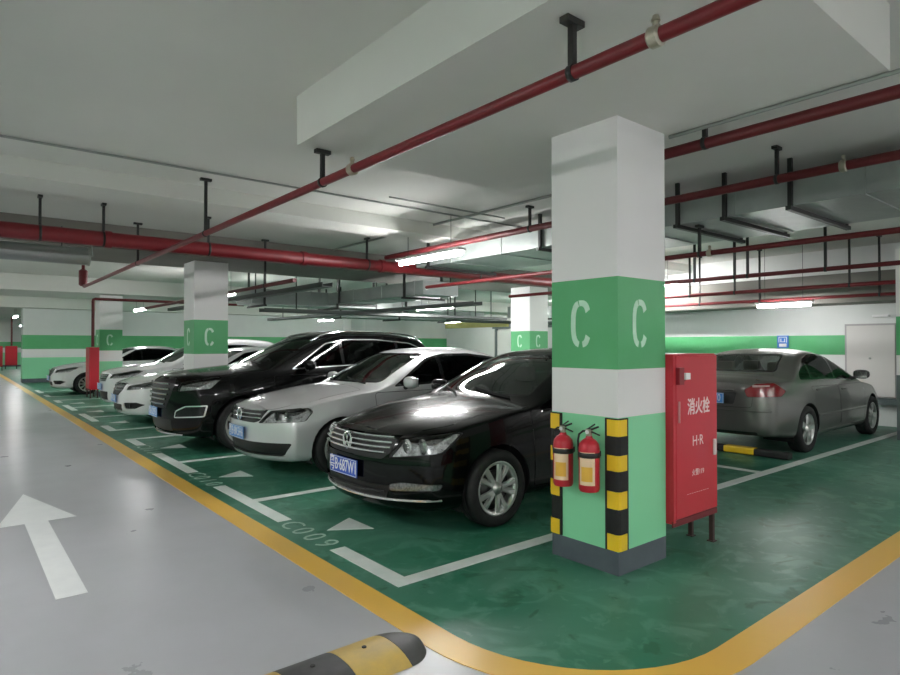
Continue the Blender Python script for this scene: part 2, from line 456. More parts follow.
# ------------------------------------------------------------------ hydrant cabinets
def cabinet(x0, y0, label, w=.62, d=.24, rz=0, detailed=True, z0=.24, z1=1.435, group=None):
    r = empty('hydrant_cabinet', (x0, y0, 0), rz); tag(r, label, 'fire cabinet', group)
    bm = NB(); box(bm, 0, w, .018, d, z0, z1, bev=.004); obj('case', bm, M_RED, r)
    bm = NB(); box(bm, .035, w-.008, 0, .017, z0+.03, z1-.012, bev=.003); dr = obj('door', bm, M_RED, r)
    bm = NB(); box(bm, 0, .03, .002, .018, z0+.01, z1-.004); obj('door_post', bm, M_RED, r)
    bm = NB(); box(bm, 0, w, .006, .018, z0-.02, z0+.022); obj('bottom_rail', bm, mat('rail_dark_red', (.16,.01,.016), .5), r)
    for lx in (.012, w-.042):
        for ly in (.02, d-.05):
            if detailed and lx < .1 and ly < .1: continue
            bm = NB(); box(bm, lx, lx+.03, ly, ly+.03, 0.004, z0); box(bm, lx-.012, lx+.042, ly-.012, ly+.042, .003, .01)
            obj('leg', bm, mat('leg_brown', (.05,.022,.02), .5), r)
    if detailed:
        bm = NB(); box(bm, w-.075, w-.045, -.016, 0, .67, .79, bev=.004); box(bm, w-.068, w-.052, -.019, -.015, .685, .775)
        obj('door_handle', bm, mat('handle_pale', (.75,.68,.66), .4), dr)
        bm = NB(); tube(bm, [(.055,-.012,.95),(.055,-.012,1.10)], .007, 8); obj('hinge', bm, mat('hinge_pink', (.6,.3,.3), .4), dr)
        bm = NB(); box(bm, .10, .155, -.004, 0, 1.24, 1.30); box(bm, .03,.09, -.03, 0, 1.22, 1.34); obj('alarm_plate', bm, [mat('alarm_box', (.25,.01,.02), .4)], dr)
        bm = NB(); box(bm, .105, .165, -.036, -.004, 1.255, 1.30); obj('alarm_label', bm, M_WHITE, dr)
        cx = .035+(w-.035)/2
        LM = mat('lettering_pink_white', (.85,.72,.72), .5)
        text('lettering', '消火栓', .125, LM, dr, (cx+.015, -.001, 1.045), (1,0,0), (0,0,1), xs=.85, bold=.0022)
        text('lettering', 'H·R', .105, LM, dr, (cx, -.001, .80), (1,0,0), (0,0,1), xs=.95)
        text('lettering', '火警119', .052, LM, dr, (cx-.0, -.001, .57), (1,0,0), (0,0,1), xs=.95)
        text('lettering', '一 一 一 一 一 一 一 一 一 一', .026, LM, dr, (cx, -.001, .425), (1,0,0), (0,0,1), xs=.95)
    return r
cabinet(3.915, 2.30, 'red hydrant cabinet on legs beside the large front pillar')
cabinet(3.02, 20.25, 'slim red hydrant cabinet in the distance left of the white compact car', rz=-PI/2, detailed=False)
cabinet(2.62, 46.6, 'tiny red cabinet at the far end of the aisle', detailed=False)
cabinet(1.75, 44.2, 'tiny red cabinet cut by the left edge of the photo', detailed=False)

# ------------------------------------------------------------------ cars
def pchip(tab):
    xs = np.array([p[0] for p in tab], float); ys = np.array([p[1] for p in tab], float)
    h = np.diff(xs); d = np.diff(ys)/h; n = len(xs); m = np.zeros(n)
    for i in range(1, n-1):
        if d[i-1]*d[i] > 0:
            w1 = 2*h[i]+h[i-1]; w2 = h[i]+2*h[i-1]; m[i] = (w1+w2)/(w1/d[i-1]+w2/d[i])
    m[0] = d[0]; m[-1] = d[-1]
    xs_, ys_, h_, m_ = xs.tolist(), ys.tolist(), h.tolist(), m.tolist()
    import bisect
    def f(x):
        if x <= xs_[0]: return ys_[0]
        if x >= xs_[-1]: return ys_[-1]
        i = bisect.bisect_right(xs_, x)-1; t = (x-xs_[i])/h_[i]; t2 = t*t; t3 = t2*t
        return (2*t3-3*t2+1)*ys_[i]+(t3-2*t2+t)*h_[i]*m_[i]+(-2*t3+3*t2)*ys_[i+1]+(t3-t2)*h_[i]*m_[i+1]
    return f
def inset(poly, d):
    """inset convex CCW polygon by clipping with every shifted edge"""
    out = [Vector(p) for p in poly]; n = len(poly)
    for i in range(n):
        a = Vector(poly[i]); e = Vector(poly[(i+1)%n])-a
        if e.length < 1e-7: continue
        e.normalize(); nn = Vector((-e.y, e.x)); a = a+nn*d; q = []
        for k in range(len(out)):
            p, r_ = out[k-1], out[k]; dp = (p-a).dot(nn); dr = (r_-a).dot(nn)
            if (dp > 0) != (dr > 0): q.append(p+(r_-p)*(dp/(dp-dr)))
            if dr > 0: q.append(r_)
        out = q
        if not out: return []
    res = []
    for p in out:
        if not res or (p-Vector(res[-1])).length > 1e-4: res.append((p.x, p.y))
    return res
def ccw(poly):
    a = sum(poly[i-1][0]*poly[i][1]-poly[i][0]*poly[i-1][1] for i in range(len(poly)))
    return poly if a > 0 else poly[::-1]
def rnd(poly, r, n=3):
    """round the corners of a convex polygon"""
    poly = ccw([tuple(p) for p in poly]); out = []
    m = len(poly)
    for i in range(m):
        p0 = Vector(poly[i-1]); p1 = Vector(poly[i]); p2 = Vector(poly[(i+1)%m])
        a = (p0-p1); b = (p2-p1); rr = min(r, a.length*.45, b.length*.45)
        A = p1+a.normalized()*rr; B = p1+b.normalized()*rr
        for k in range(n+1):
            t = k/n; q = A*(1-t)**2 + p1*2*t*(1-t) + B*t*t; out.append((q.x, q.y))
    return out

def hull(pts):
    pts = sorted(set(pts))
    def half(ps):
        h = []
        for p in ps:
            while len(h) >= 2 and (h[-1][0]-h[-2][0])*(p[1]-h[-2][1])-(h[-1][1]-h[-2][1])*(p[0]-h[-2][0]) <= 0: h.pop()
            h.append(p)
        return h[:-1]
    return half(pts)+half(pts[::-1])
wheel_cache = {}
def wheel_meshes(R, wid, style, rimR):
    key = (R, wid, style, rimR)
    if key in wheel_cache: return wheel_cache[key]
    bm = NB(); h = wid/2
    lathe(bm, [(rimR-.005,-h*.75),(rimR+.01,-h*.92),(R-.045,-h),(R-.015,-h*.9),(R,-h*.62),(R,-h*.2),(R-.006,-h*.18),(R-.006,-h*.14),(R,-h*.12),(R,h*.12),(R-.006,h*.14),(R-.006,h*.18),(R,h*.2),(R,h*.62),(R-.015,h*.9),(R-.045,h),(rimR+.01,h*.92),(rimR-.005,h*.75)], 'y', 48, close=True)
    bmesh.ops.recalc_face_normals(bm, faces=bm.faces[:])
    mt = bpy.data.meshes.new('tyre'); bm.to_mesh(mt); bm.free(); mt.materials.append(M_RUB)
    # rim: outward face is -Y
    bm = NB(); o = -h
    lathe(bm, [(rimR-.008,h*.7),(rimR-.03,h*.5),(rimR-.035,-h*.55),(rimR-.02,-h*.78),(rimR-.004,-h*.86),(rimR+.003,-h*.84),(rimR+.003,h*.7)], 'y', 48, close=True)
    yf = -h*.72; hubR = .046 if style != 'five' else .07
    ns = {'twin5': 10, 'ten': 10, 'five': 5, 'seven': 7}[style]
    for k in range(ns):
        a = 2*PI*k/ns + (PI/2)
        if style == 'twin5':
            a = 2*PI*(k//2)/5 + PI/2 + (.24 if k % 2 else -.24)
        wi, wo = {'twin5': (.032,.046), 'ten': (.026,.042), 'five': (.05,.085), 'seven': (.035,.05)}[style]
        d = Vector((math.cos(a), 0, math.sin(a))); t = Vector((-math.sin(a), 0, math.cos(a)))
        if style == 'twin5':
            ac = 2*PI*(k//2)/5 + PI/2 + (.16 if k % 2 else -.16)
            di = Vector((math.cos(ac), 0, math.sin(ac)))
        else: di = d
        st = [(hubR*.6, wi, yf-.002, di), ((hubR+rimR)/2*.8, (wi+wo)/2, yf-.010, (di*.4+d*.6).normalized()), (rimR-.018, wo, yf-.008, d)]
        rings = []
        for rr, w_, y_, dd in st:
            tt = Vector((-dd.z, 0, dd.x)); c = dd*rr
            rings.append([bm.verts.new(c+tt*s*w_/2*q+Vector((0, y_+dy, 0))) for s, dy, q in ((-1,.02,1.25),(-1,.002,.8),(1,.002,.8),(1,.02,1.25))])
        for A, B in zip(rings, rings[1:]):
            for j in range(4): bm.faces.new((A[j], A[(j+1)%4], B[(j+1)%4], B[j]))
        bm.faces.new(rings[0]); bm.faces.new(rings[-1])
    lathe(bm, [(hubR+.012, yf+.02),(hubR+.008, yf-.004),(hubR*.62, yf-.012),(hubR*.55, yf-.020),(.004, yf-.023)], 'y', 24)
    bmesh.ops.recalc_face_normals(bm, faces=bm.faces[:])
    mr = bpy.data.meshes.new('rim'); bm.to_mesh(mr); bm.free(); mr.materials.append(M_ALLOY)
    bm = NB(); lathe(bm, [(.004,-h*.3),(rimR-.08,-h*.3),(rimR-.08,-h*.1),(.004,-h*.1)], 'y', 32)
    lathe(bm, [(.004,.0),(rimR-.03,.0),(rimR-.03,.02),(.004,.02)], 'y', 32, mi=1)
    bmesh.ops.recalc_face_normals(bm, faces=bm.faces[:])
    md = bpy.data.meshes.new('brake_disc'); bm.to_mesh(md); bm.free(); md.materials.append(mat('disc_steel', (.10,.10,.10), .35, .8)); md.materials.append(M_DARK)
    wheel_cache[key] = (mt, mr, md)
    return wheel_cache[key]

def ribbon(name, pts, outs, h, t, m, parent, up=Vector((0,0,1))):
    """raised strip following surface points; h tall, t thick"""
    bm = NB(); rings = []
    for p, o in zip(pts, outs):
        p = Vector(p); o = Vector(o).normalized()
        rings.append([bm.verts.new(p-up*h/2-o*.01), bm.verts.new(p-up*h/2+o*t*.5), bm.verts.new(p-up*h/5+o*t), bm.verts.new(p+up*h/5+o*t), bm.verts.new(p+up*h/2+o*t*.5), bm.verts.new(p+up*h/2-o*.01)])
    for A, B in zip(rings, rings[1:]):
        for j in range(6): bm.faces.new((A[j], A[(j+1)%6], B[(j+1)%6], B[j]))
    bm.faces.new(rings[0]); bm.faces.new(rings[-1])
    return obj(name, bm, m, parent)

def build_car(P):
    L, W, H = P['L'], P['W']/2, P['H']
    Tc = pchip(P['top']); zbelt = pchip(P['belt']); wm = pchip(P['wid']); zb = pchip(P['bot']); nose = pchip(P['nose']); tail = pchip(P['tail'])
    crown = pchip(P['crown'])
    tan = P.get('tumble', .42); xm = P.get('xmid', L*.58)
    kf, kr = P.get('kf', .40), P.get('kr', .22)
    nx, ny, n1, n2 = P.get('grid', (112, 22, 14, 9)); nz = n1+n2
    def top(xn, yh, w):
        y = yh*w
        s = -.22*y*y if xn < xm else .18*y*y
        k = min(1, abs(xn-xm)/.6)
        return Tc(min(max(xn+s*k, 0), L)) - crown(xn)*abs(yh)**2.6
    def pos(i, j, k):
        u = i/nx; xn = L*(u + .10*math.sin(2*PI*u)*-.5*0)     # even spacing
        yh = -1+2*j/ny
        w0 = wm(xn)
        wtop_guess = w0*.75
        b = zb(xn)
        Te = top(xn, yh, wtop_guess)
        Tedge = top(xn, 1, wtop_guess)
        zs = min(zbelt(xn), Tedge-.035)
        if k <= n1: t = k/n1; z = b+(zs-b)*t; z_mid = None
        else: z = zs+(Te-zs)*(k-n1)/n2
        # columns off the side keep proportional height
        zz = b+(z-b)
        zside = z if k <= n1 else zs+(Tedge-zs)*(k-n1)/n2
        tt = (min(zside, zs)-b)/(zs-b)
        w = w0*(1 - .045*max(0, 1-tt/.35)**2 - P.get('shoulder', .05)*max(0, (tt-.55)/.45)**2)
        if P.get('crease'):
            w += .008*math.exp(-((tt-.74)/.05)**2)
        if zside > zs:
            e = zside-zs; w -= e*tan
            q = (k-n1)/n2
            w -= .035*max(0, (q-.6)/.4)**2
        y = yh*w
        # front/rear plan curvature
        xf = 1.35
        x = xn
        if xn < xf: x += (kf*abs(yh)**2.7*(w/W)**2 + nose(z))*(1-xn/xf)**2
        xr = L-1.2
        if xn > xr: x -= (kr*abs(yh)**3*(w/W)**2 + tail(z))*((xn-xr)/1.2)**2
        return x, y, z
    bm = NB(); V = {}
    for i in range(nx+1):
        for j in range(ny+1):
            for k in ((0, nz) if 0 < j < ny and 0 < i < nx else range(nz+1)):
                V[i,j,k] = bm.verts.new(pos(i, j, k))
    def q(a, b, c, d): bm.faces.new((V[a], V[b], V[c], V[d]))
    for i in range(nx):
        for j in range(ny):
            q((i,j,nz),(i+1,j,nz),(i+1,j+1,nz),(i,j+1,nz)); q((i,j,0),(i,j+1,0),(i+1,j+1,0),(i+1,j,0))
        for k in range(nz):
            q((i,0,k),(i+1,0,k),(i+1,0,k+1),(i,0,k+1)); q((i,ny,k),(i,ny,k+1),(i+1,ny,k+1),(i+1,ny,k))
    for j in range(ny):
        for k in range(nz):
            q((0,j,k),(0,j,k+1),(0,j+1,k+1),(0,j+1,k)) if False else q((0,j,k),(0,j,k+1),(0,j+1,k+1),(0,j+1,k))
            q((nx,j,k),(nx,j+1,k),(nx,j+1,k+1),(nx,j,k+1))
    bmesh.ops.recalc_face_normals(bm, faces=bm.faces[:])
    for _ in range(P.get('smooth', 3)):
        bmesh.ops.smooth_vert(bm, verts=bm.verts[:], factor=.5, use_axis_x=True, use_axis_y=True, use_axis_z=True)
    bm.normal_update()
    lay = bm.faces.layers.int.new('pid')
    ids = {'body': 0}
    bvh = BVHTree.FromBMesh(bm)
    def fr(y, z):   # point on nose
        h = bvh.ray_cast(Vector((-2, y, z)), Vector((1,0,0)));  return h[0], h[1]
    def rr(y, z):
        h = bvh.ray_cast(Vector((L+2, y, z)), Vector((-1,0,0)));  return h[0], h[1]
    def sd(x, z, s=-1):
        h = bvh.ray_cast(Vector((x, s*3, z)), Vector((0,-s,0)));  return h[0], h[1]
    def tp(x, y):
        h = bvh.ray_cast(Vector((x, y, 4)), Vector((0,0,-1)));  return h[0], h[1]
    def cut(pid, poly, e1, e2, d, thr=.05, over=None, keep=None):
        """poly convex in (e1,e2) coordinates; faces whose normal has >thr along d"""
        e1 = Vector(e1).normalized(); e2 = Vector(e2).normalized(); d = Vector(d).normalized()
        if len(poly) < 3: return
        poly = ccw([tuple(p) for p in poly])
        ids.setdefault(pid, len(ids)); pv = ids[pid]
        xs = [p[0] for p in poly]; ys = [p[1] for p in poly]
        bx = (min(xs), max(xs), min(ys), max(ys)); cand = set()
        ok = None if over is None else {ids.get(o, -9) for o in over}
        for f in bm.faces:
            if f.normal.dot(d) < thr: continue
            if ok is not None and f[lay] not in ok: continue
            us = [v.co.dot(e1) for v in f.verts]; vs = [v.co.dot(e2) for v in f.verts]
            if max(us) < bx[0] or min(us) > bx[1] or max(vs) < bx[2] or min(vs) > bx[3]: continue
            if keep and not keep(f.calc_center_median()): continue
            cand.add(f)
        n = len(poly)
        for i in range(n):
            if not cand: return
            p = poly[i]; p2 = poly[(i+1)%n]
            ed = Vector((p2[0]-p[0], p2[1]-p[1]))
            if ed.length < 1e-6: continue
            ed.normalize(); no2 = Vector((-ed.y, ed.x))    # inward
            pn = e1*no2.x+e2*no2.y; pc = e1*p[0]+e2*p[1]
            need = set()
            inside = set()
            for f in cand:
                s = [(v.co-pc).dot(pn) for v in f.verts]
                if max(s) <= 1e-6: continue
                if min(s) >= -1e-6: inside.add(f)
                else: need.add(f)
            if need:
                old = {f: f[lay] for f in need}
                tmp = -7
                gl = set(need)
                for f in need: gl.update(f.edges); gl.update(f.verts)
                res = bmesh.ops.bisect_plane(bm, geom=list(gl), plane_co=pc, plane_no=pn, dist=1e-6)
                nf = {g for g in res['geom'] if isinstance(g, bmesh.types.BMFace)} | {f for f in need if f.is_valid}
                for f in nf:
                    if (f.calc_center_median()-pc).dot(pn) > 0: inside.add(f)
            cand = inside
        for f in cand: f[lay] = pv
    EY = ((1,0,0),(0,0,1)); EX = ((0,1,0),(0,0,1)); EZ = ((1,0,0),(0,1,0))
    def cs(pid, poly, s, **k): cut(pid, poly, *EY, (0,s,0), **k)
    def cf(pid, poly, **k): cut(pid, poly, *EX, (-1,0,0), **k)
    def cr_(pid, poly, **k): cut(pid, poly, *EX, (1,0,0), **k)
    root = empty(P['name'], P['loc'], P.get('rz', 0)); tag(root, P['label'], P['cat'])
    # ---- cuts
    R, xw1, xw2 = P['R'], P['xw'][0], P['xw'][1]
    for xw in (xw1, xw2):
        ra = R+P.get('gap', .045)
        circ = [(xw+ra*math.cos(2*PI*k/28), R+ra*math.sin(2*PI*k/28)) for k in range(28)]
        for s in (-1, 1):
            cs('void', circ, s, keep=lambda c: abs(c.y) > .45)
            cut('void', rect(xw-ra, xw+ra, *( (-W-.1, -.5) if s < 0 else (.5, W+.1))), (1,0,0), (0,1,0), (0,0,-1), thr=.5)
    def window(pid, poly, s, d=.012, frame='frame'):
        p = rnd(poly, .03); cs(frame, p, s, over=('body', frame, 'dframe')); cs(pid, inset(ccw(p), d), s, over=(frame,))
    for s in (-1, 1):
        sg = 'l' if s < 0 else 'r'
        for n, (pl) in enumerate(P['doors']):
            p = rnd(pl, .05); cs('seam', p, s, over=('body',)); cs('door%d%s' % (n, sg), inset(ccw(p), .006), s, over=('seam',), keep=lambda c: True)
        big = P['dlo']; p = rnd(big, .05, 4)
        cs('chromeframe' if P.get('chrome_dlo') else 'frame', p, s, over=('body',)+tuple('door%d%s' % (n, sg) for n in range(3)), keep=lambda c: c.z > .6)
        bp = inset(ccw(p), .014)
        if P.get('chrome_dlo'): cs('frame', bp, s, over=('chromeframe',))
        ed = P['pillars']
        for n in range(len(ed)-1):
            # clip the DLO polygon between two pillar lines
            def clip(poly, x, side):
                out = []
                for i in range(len(poly)):
                    a, b = poly[i-1], poly[i]; ia = (a[0]-x)*side > 0; ib = (b[0]-x)*side > 0
                    if ia != ib:
                        t = (x-a[0])/(b[0]-a[0]); out.append((x, a[1]+t*(b[1]-a[1])))
                    if ib: out.append(b)
                return out
            gp = P.get('pw', .028)
            w_ = clip(clip(inset(ccw(p), .026), ed[n]+gp, 1), ed[n+1]-gp, -1)
            if len(w_) > 2: cs('win%d%s' % (n, sg), w_, s, over=('frame',))
        if P.get('fuel') and s > 0: cs('seam', rnd(P['fuel'], .03), s, over=('body',)); cs('fuel_flap', inset(ccw(rnd(P['fuel'], .03)), .005), s, over=('seam',))
        # side sill
    ws = rnd(P['wscreen'], .05); cf('wframe', ws, thr=.2, over=('body',), keep=lambda c: c.x < xm and c.z > P['wscreen'][0][1]-.05); cf('windshield', inset(ccw(ws), .018), thr=.2, over=('wframe',))
    rw = rnd(P['rscreen'], .06); cr_('wframe', rw, thr=.15, over=('body',), keep=lambda c: c.x > xm); cr_('rear_window', inset(ccw(rw), .02), thr=.15, over=('wframe',))
    hd = rnd(P['hood'], .06); cut('seam', hd, *EZ, (0,0,1), thr=.3, over=('body',), keep=lambda c: c.x < xm); cut('hood', inset(ccw(hd), .006), *EZ, (0,0,1), thr=.3, over=('seam',))
    if P.get('boot'):
        tk = rnd(P['boot'], .04); cr_('seam', tk, thr=.3, over=('body',), keep=lambda c: c.x > L-.9); cr_('boot_lid', inset(ccw(tk), .006), thr=.3, over=('seam',))
    OB = ('body','hood','seam','boot_lid')
    def lamp(pid, pts, ang, s, d=.006, ring='seam'):
        # pts: 3D surface points; projected along a direction between front and side
        a = math.radians(ang); dv = Vector((-math.cos(a), s*math.sin(a), 0)); e1 = Vector((math.sin(a), s*math.cos(a), 0)); e2 = Vector((0,0,1))
        poly = ccw([(Vector(p).dot(e1), p[2]) for p in pts])
        poly = rnd(hull(poly), .025)
        kp = lambda c: (c.x < L*.4 if ang < 90 else c.x > L*.6)
        cut(ring, poly, e1, e2, dv, thr=.02, over=OB, keep=kp); cut(pid, inset(ccw(poly), d), e1, e2, dv, thr=.02, over=(ring,), keep=kp)
    P['front'](dict(cf=cf, cr=cr_, cs=cs, lamp=lamp, fr=fr, rr=rr, sd=sd, cut=cut, OB=OB, inset=inset))
    # ---- extract
    inv = {v: k for k, v in ids.items()}
    groups = {}
    for f in bm.faces: groups.setdefault(inv[f[lay]], []).append(f)
    def extract(pids, name, mats, parent, off=0.):
        vs = []; idx = {}; fs = []; mi = []; nr = []
        for n, (pid, o) in enumerate(pids):
            idx = {}
            for f in groups.get(pid, []):
                a = []
                for v in f.verts:
                    if v not in idx:
                        idx[v] = len(vs); vs.append(v.co - v.normal*o); nr.append(v.normal.copy())
                    a.append(idx[v])
                fs.append(a); mi.append(n)
        if not fs: return None
        me = bpy.data.meshes.new(name); me.from_pydata([tuple(v) for v in vs], [], fs)
        me.polygons.foreach_set('use_smooth', [True]*len(fs)); me.polygons.foreach_set('material_index', mi)
        me.normals_split_custom_set_from_vertices([tuple(n) for n in nr])
        return link(name, me, mats, parent)
    paint_ = P['paint']
    pm = P.get('partmat', {})
    body_ids = [('body', 0), ('seam', .010), ('frame', .003), ('wframe', .003), ('dark', .006), ('chromeframe', 0)]
    extract(body_ids, 'body', [paint_, M_DARK, M_GLOSSB, M_GLOSSB, M_DARK, M_CHROMEB], root)
    made = {}
    names = {'hood': 'hood', 'windshield': 'windshield', 'rear_window': 'rear_window', 'boot_lid': 'boot_lid', 'fuel_flap': 'fuel_flap'}
    for pid in groups:
        if pid in ('body','seam','frame','wframe','dark','chromeframe','void'): continue
        nm = names.get(pid); m = paint_; off = 0
        if pid.startswith('door'): nm = 'door'
        elif pid.startswith('win') and pid != 'windshield': nm = 'side_window'; m = P.get('sideglass', M_GLASSD); off = .005
        elif pid == 'windshield': m = P.get('glass', M_GLASS); off = .006
        elif pid == 'rear_window': m = P.get('rglass', M_GLASSD); off = .006
        elif pid in pm: nm, m, off = pm[pid]
        made[pid] = extract([(pid, off)], nm or pid, m, root)
        if pid.startswith('headlight') and made[pid]: extract([(pid, .05)], 'reflector_housing', M_REFL, made[pid])
    # ---- wheel wells
    for xw in (xw1, xw2):
        for s in (-1, 1):
            bmw = NB(); ra = R+P.get('gap', .045); A = []; B = []; Cc = []
            for k in range(33):
                a = math.radians(-25 + 230*k/32); x = xw+ra*math.cos(a); z = R+ra*math.sin(a)
                h = sd(x, max(z, zb(x)+.02), s)
                if h[0] is None: continue
                y = h[0].y
                A.append(bmw.verts.new((x, y, max(z, .12)))); B.append(bmw.verts.new((xw+(ra+.01)*math.cos(a), y-s*.03, max(R+(ra+.01)*math.sin(a), .12)))); Cc.append(bmw.verts.new((x, s*.42, max(z, .12))))
            for k in range(len(A)-1):
                bmw.faces.new((A[k],A[k+1],B[k+1],B[k])); bmw.faces.new((B[k],B[k+1],Cc[k+1],Cc[k]))
            bmw.faces.new(Cc)
            obj('wheel_well', bmw, M_DARK, root)
    mt, mr, md = wheel_meshes(R, P.get('tw', .205), P.get('rim', 'twin5'), P['rimR'])
    for xw in (xw1, xw2):
        for s in (-1, 1):
            t = P.get('tw', .205)
            w = link('wheel', mt, None, root); w.location = (xw, s*(W-.012-t/2), R); w.rotation_euler = (0, .4*xw, 0 if s < 0 else PI)
            link('rim', mr, None, w); link('brake_disc', md, None, w)
    # ---- mirrors
    for s in (-1, 1):
        mx, mz = P['mirror']; h = sd(mx, mz, s)[0]; y = h.y
        bmm = NB(); r_ = bmesh.ops.create_uvsphere(bmm, u_segments=16, v_segments=10, radius=1)
        for v in r_['verts']:
            c = v.co; v.co = Vector((math.copysign(abs(c.x)**.8, c.x)*.075 if c.x < 0 else c.x*.045, math.copysign(abs(c.y)**.75, c.y)*.115, math.copysign(abs(c.z)**.75, c.z)*.072))
        bmesh.ops.translate(bmm, vec=(mx, y+s*.15, mz+.05), verts=bmm.verts[:])
        for f in bmm.faces: f.smooth = True
        mo = obj('wing_mirror', bmm, P.get('mirmat', paint_), root)
        for f in mo.data.polygons: f.use_smooth = True
        bma = NB(); tube(bma, [(mx+.02, y-s*.03, mz-.03), (mx, y+s*.08, mz)], [.035,.022], 10); obj('mirror_arm', bma, M_DARK, mo, True)
        bma = NB(); box(bma, mx+.041, mx+.047, y+s*.15-.09, y+s*.15+.09, mz, mz+.1); obj('mirror_glass', bma, M_CHROME, mo)
    # ---- door handles
    for s in (-1, 1):
        for n, (hx, hz) in enumerate(P['handles']):
            pts = []; outs = []
            for k in range(7):
                a = hx-.10+.20*k/6; h = sd(a, hz, s); bulge = .018*math.sin(PI*k/6)
                pts.append(h[0]+h[1]*bulge); outs.append(h[1])
            dn = made.get('door%d%s' % (n, 'l' if s < 0 else 'r')) or root
            ribbon('door_handle', pts, outs, .028, .012, P.get('handlemat', paint_), dn)
    # ---- interior
    ix = P.get('seats', (1.95, 2.85)); sm = P.get('seatmat', M_SEAT); zf = P.get('seatz', .35)
    def seat(x, y, w, hr=True):
        b = NB(); box(b, x-.05, x+.45, y-w/2, y+w/2, zf, zf+.18, bev=.05)
        r_ = bmesh.ops.create_cube(b, size=1); v_ = r_['verts']
        bmesh.ops.scale(b, vec=(.13, w, .6), verts=v_); bmesh.ops.rotate(b, cent=(0,0,0), matrix=Matrix.Rotation(math.radians(14), 3, 'Y'), verts=v_)
        bmesh.ops.translate(b, vec=(x+.5, y, zf+.43), verts=v_)
        bmesh.ops.bevel(b, geom=list({e for v in v_ for e in v.link_edges}), offset=.04, segments=2, affect='EDGES')
        so = obj('seat', b, sm, root, True)
        if hr:
            for yy in ((y,) if w < .7 else (y-.38, y+.38)):
                b = NB(); box(b, x+.56, x+.66, yy-.13, yy+.13, zf+.74, zf+.90, bev=.035); obj('headrest', b, sm, so, True)
    seat(ix[0], -.37, .5); seat(ix[0], .37, .5); seat(ix[1], 0, 1.2)
    cx, cz = P['cowl']
    b = NB(); box(b, cx+.03, cx+.42, -.62, .62, cz-.30, cz-.06, bev=.05); obj('dashboard', b, M_DARK, root, True)
    b = NB(); pts = [(0+cx+.52+.06*math.sin(a), .37+.18*math.cos(a), cz-.10+.17*math.sin(a)) for a in [2*PI*k/20 for k in range(21)]]; tube(b, pts, .014, 8, caps=False); obj('steering_wheel', b, M_DARK, root, True)
    bs = NB(); shz = zbelt(L*.75)-.05
    px = P['shelf']; box(bs, px[0], px[1], -.58, .58, shz-.03, shz); obj('parcel_shelf', bs, sm, root)
    # ---- wipers
    for y0 in (-.55, .05):
        pts = []; outs = []
        for k in range(8):
            y = y0+.52*k/7; zz = cz+.012+.06*k/7
            h = bvh.ray_cast(Vector((-2, y, zz)), Vector((1,0,0)))
            if h[0] is None: continue
            pts.append(h[0]+h[1]*.012); outs.append(h[1])
        if len(pts) > 2: ribbon('wiper', pts, outs, .014, .008, M_DARK, root)
    P['details'](dict(fr=fr, rr=rr, sd=sd, tp=tp, root=root, made=made, P=P, L=L, W=W))
    bm.free()
    # centre the car on its empty
    for c in root.children:
        c.location.x -= L/2
    return root

def hbar(k, name, z, y0, y1, h, t, m, parent, dz=0, n=20, rear=False, dip=0):
    pts = []; outs = []
    for i in range(n+1):
        y = y0+(y1-y0)*i/n
        p = (k['rr'] if rear else k['fr'])(y, z+dz*abs(y)+dip*(1-(2*i/n-1)**2))
        if p[0] is None: continue
        pts.append(p[0]); outs.append(p[1])
    return ribbon(name, pts, outs, h, t, m, parent)
def plate(k, z, txt, m=M_PLATE, rear=False, xs=.9, y=0, tilt=0, bold=.002):
    p = (k['rr'] if rear else k['fr'])(y, z)[0]; s = 1 if rear else -1
    b = NB(); box(b, -.006, .004, -.22, .22, -.07, .07)
    x = p.x+s*.022
    pl = obj('licence_plate', b, m, k['root']); pl.location = (x, y, z)
    t = text('lettering', txt, .138, M_WHITE, pl, (s*.007, 0, .0), (0, s*1, 0), (0,0,1), xs=.67, bold=bold*.5)
    b = NB()
    for yy in (-.216, .212): box(b, s*.0055, s*.0072, yy, yy+.004, -.066, .066) if s > 0 else box(b, -.0072, -.0055, yy, yy+.004, -.066, .066)
    for zz in (-.066, .062):
        a_, c_ = sorted((s*.0055, s*.0072)); box(b, a_, c_, -.214, .214, zz, zz+.004)
    obj('plate_border', b, M_WHITE, pl)
    return pl
def emblem_vw(k, z, r=.065):
    p = k['fr'](0, z)[0]; x = p.x-.014; b = NB()
    def ring(R_, t):
        pts = [(x, R_*math.cos(a), z+R_*math.sin(a)) for a in [2*PI*i/32 for i in range(33)]]; tube(b, pts, t, 8, caps=False)
    ring(r, .008)
    def bar(a, c): tube(b, [(x-.002, a[0]*r, z+a[1]*r), (x-.002, c[0]*r, z+c[1]*r)], .0055, 8)
    # V
    bar((-.38,.92),(0,.12)); bar((.38,.92),(0,.12))
    # W
    bar((-.88,.40),(-.42,-.80)); bar((-.42,-.80),(0,-.02)); bar((0,-.02),(.42,-.80)); bar((.42,-.80),(.88,.40))
    e = obj('emblem', b, M_CHROME, k['root'], True)
    b = NB(); tube(b, [(x+.012,0,z),(x+.002,0,z)], r, 24); obj('emblem_backing', b, M_GLOSSB, e)
    return e

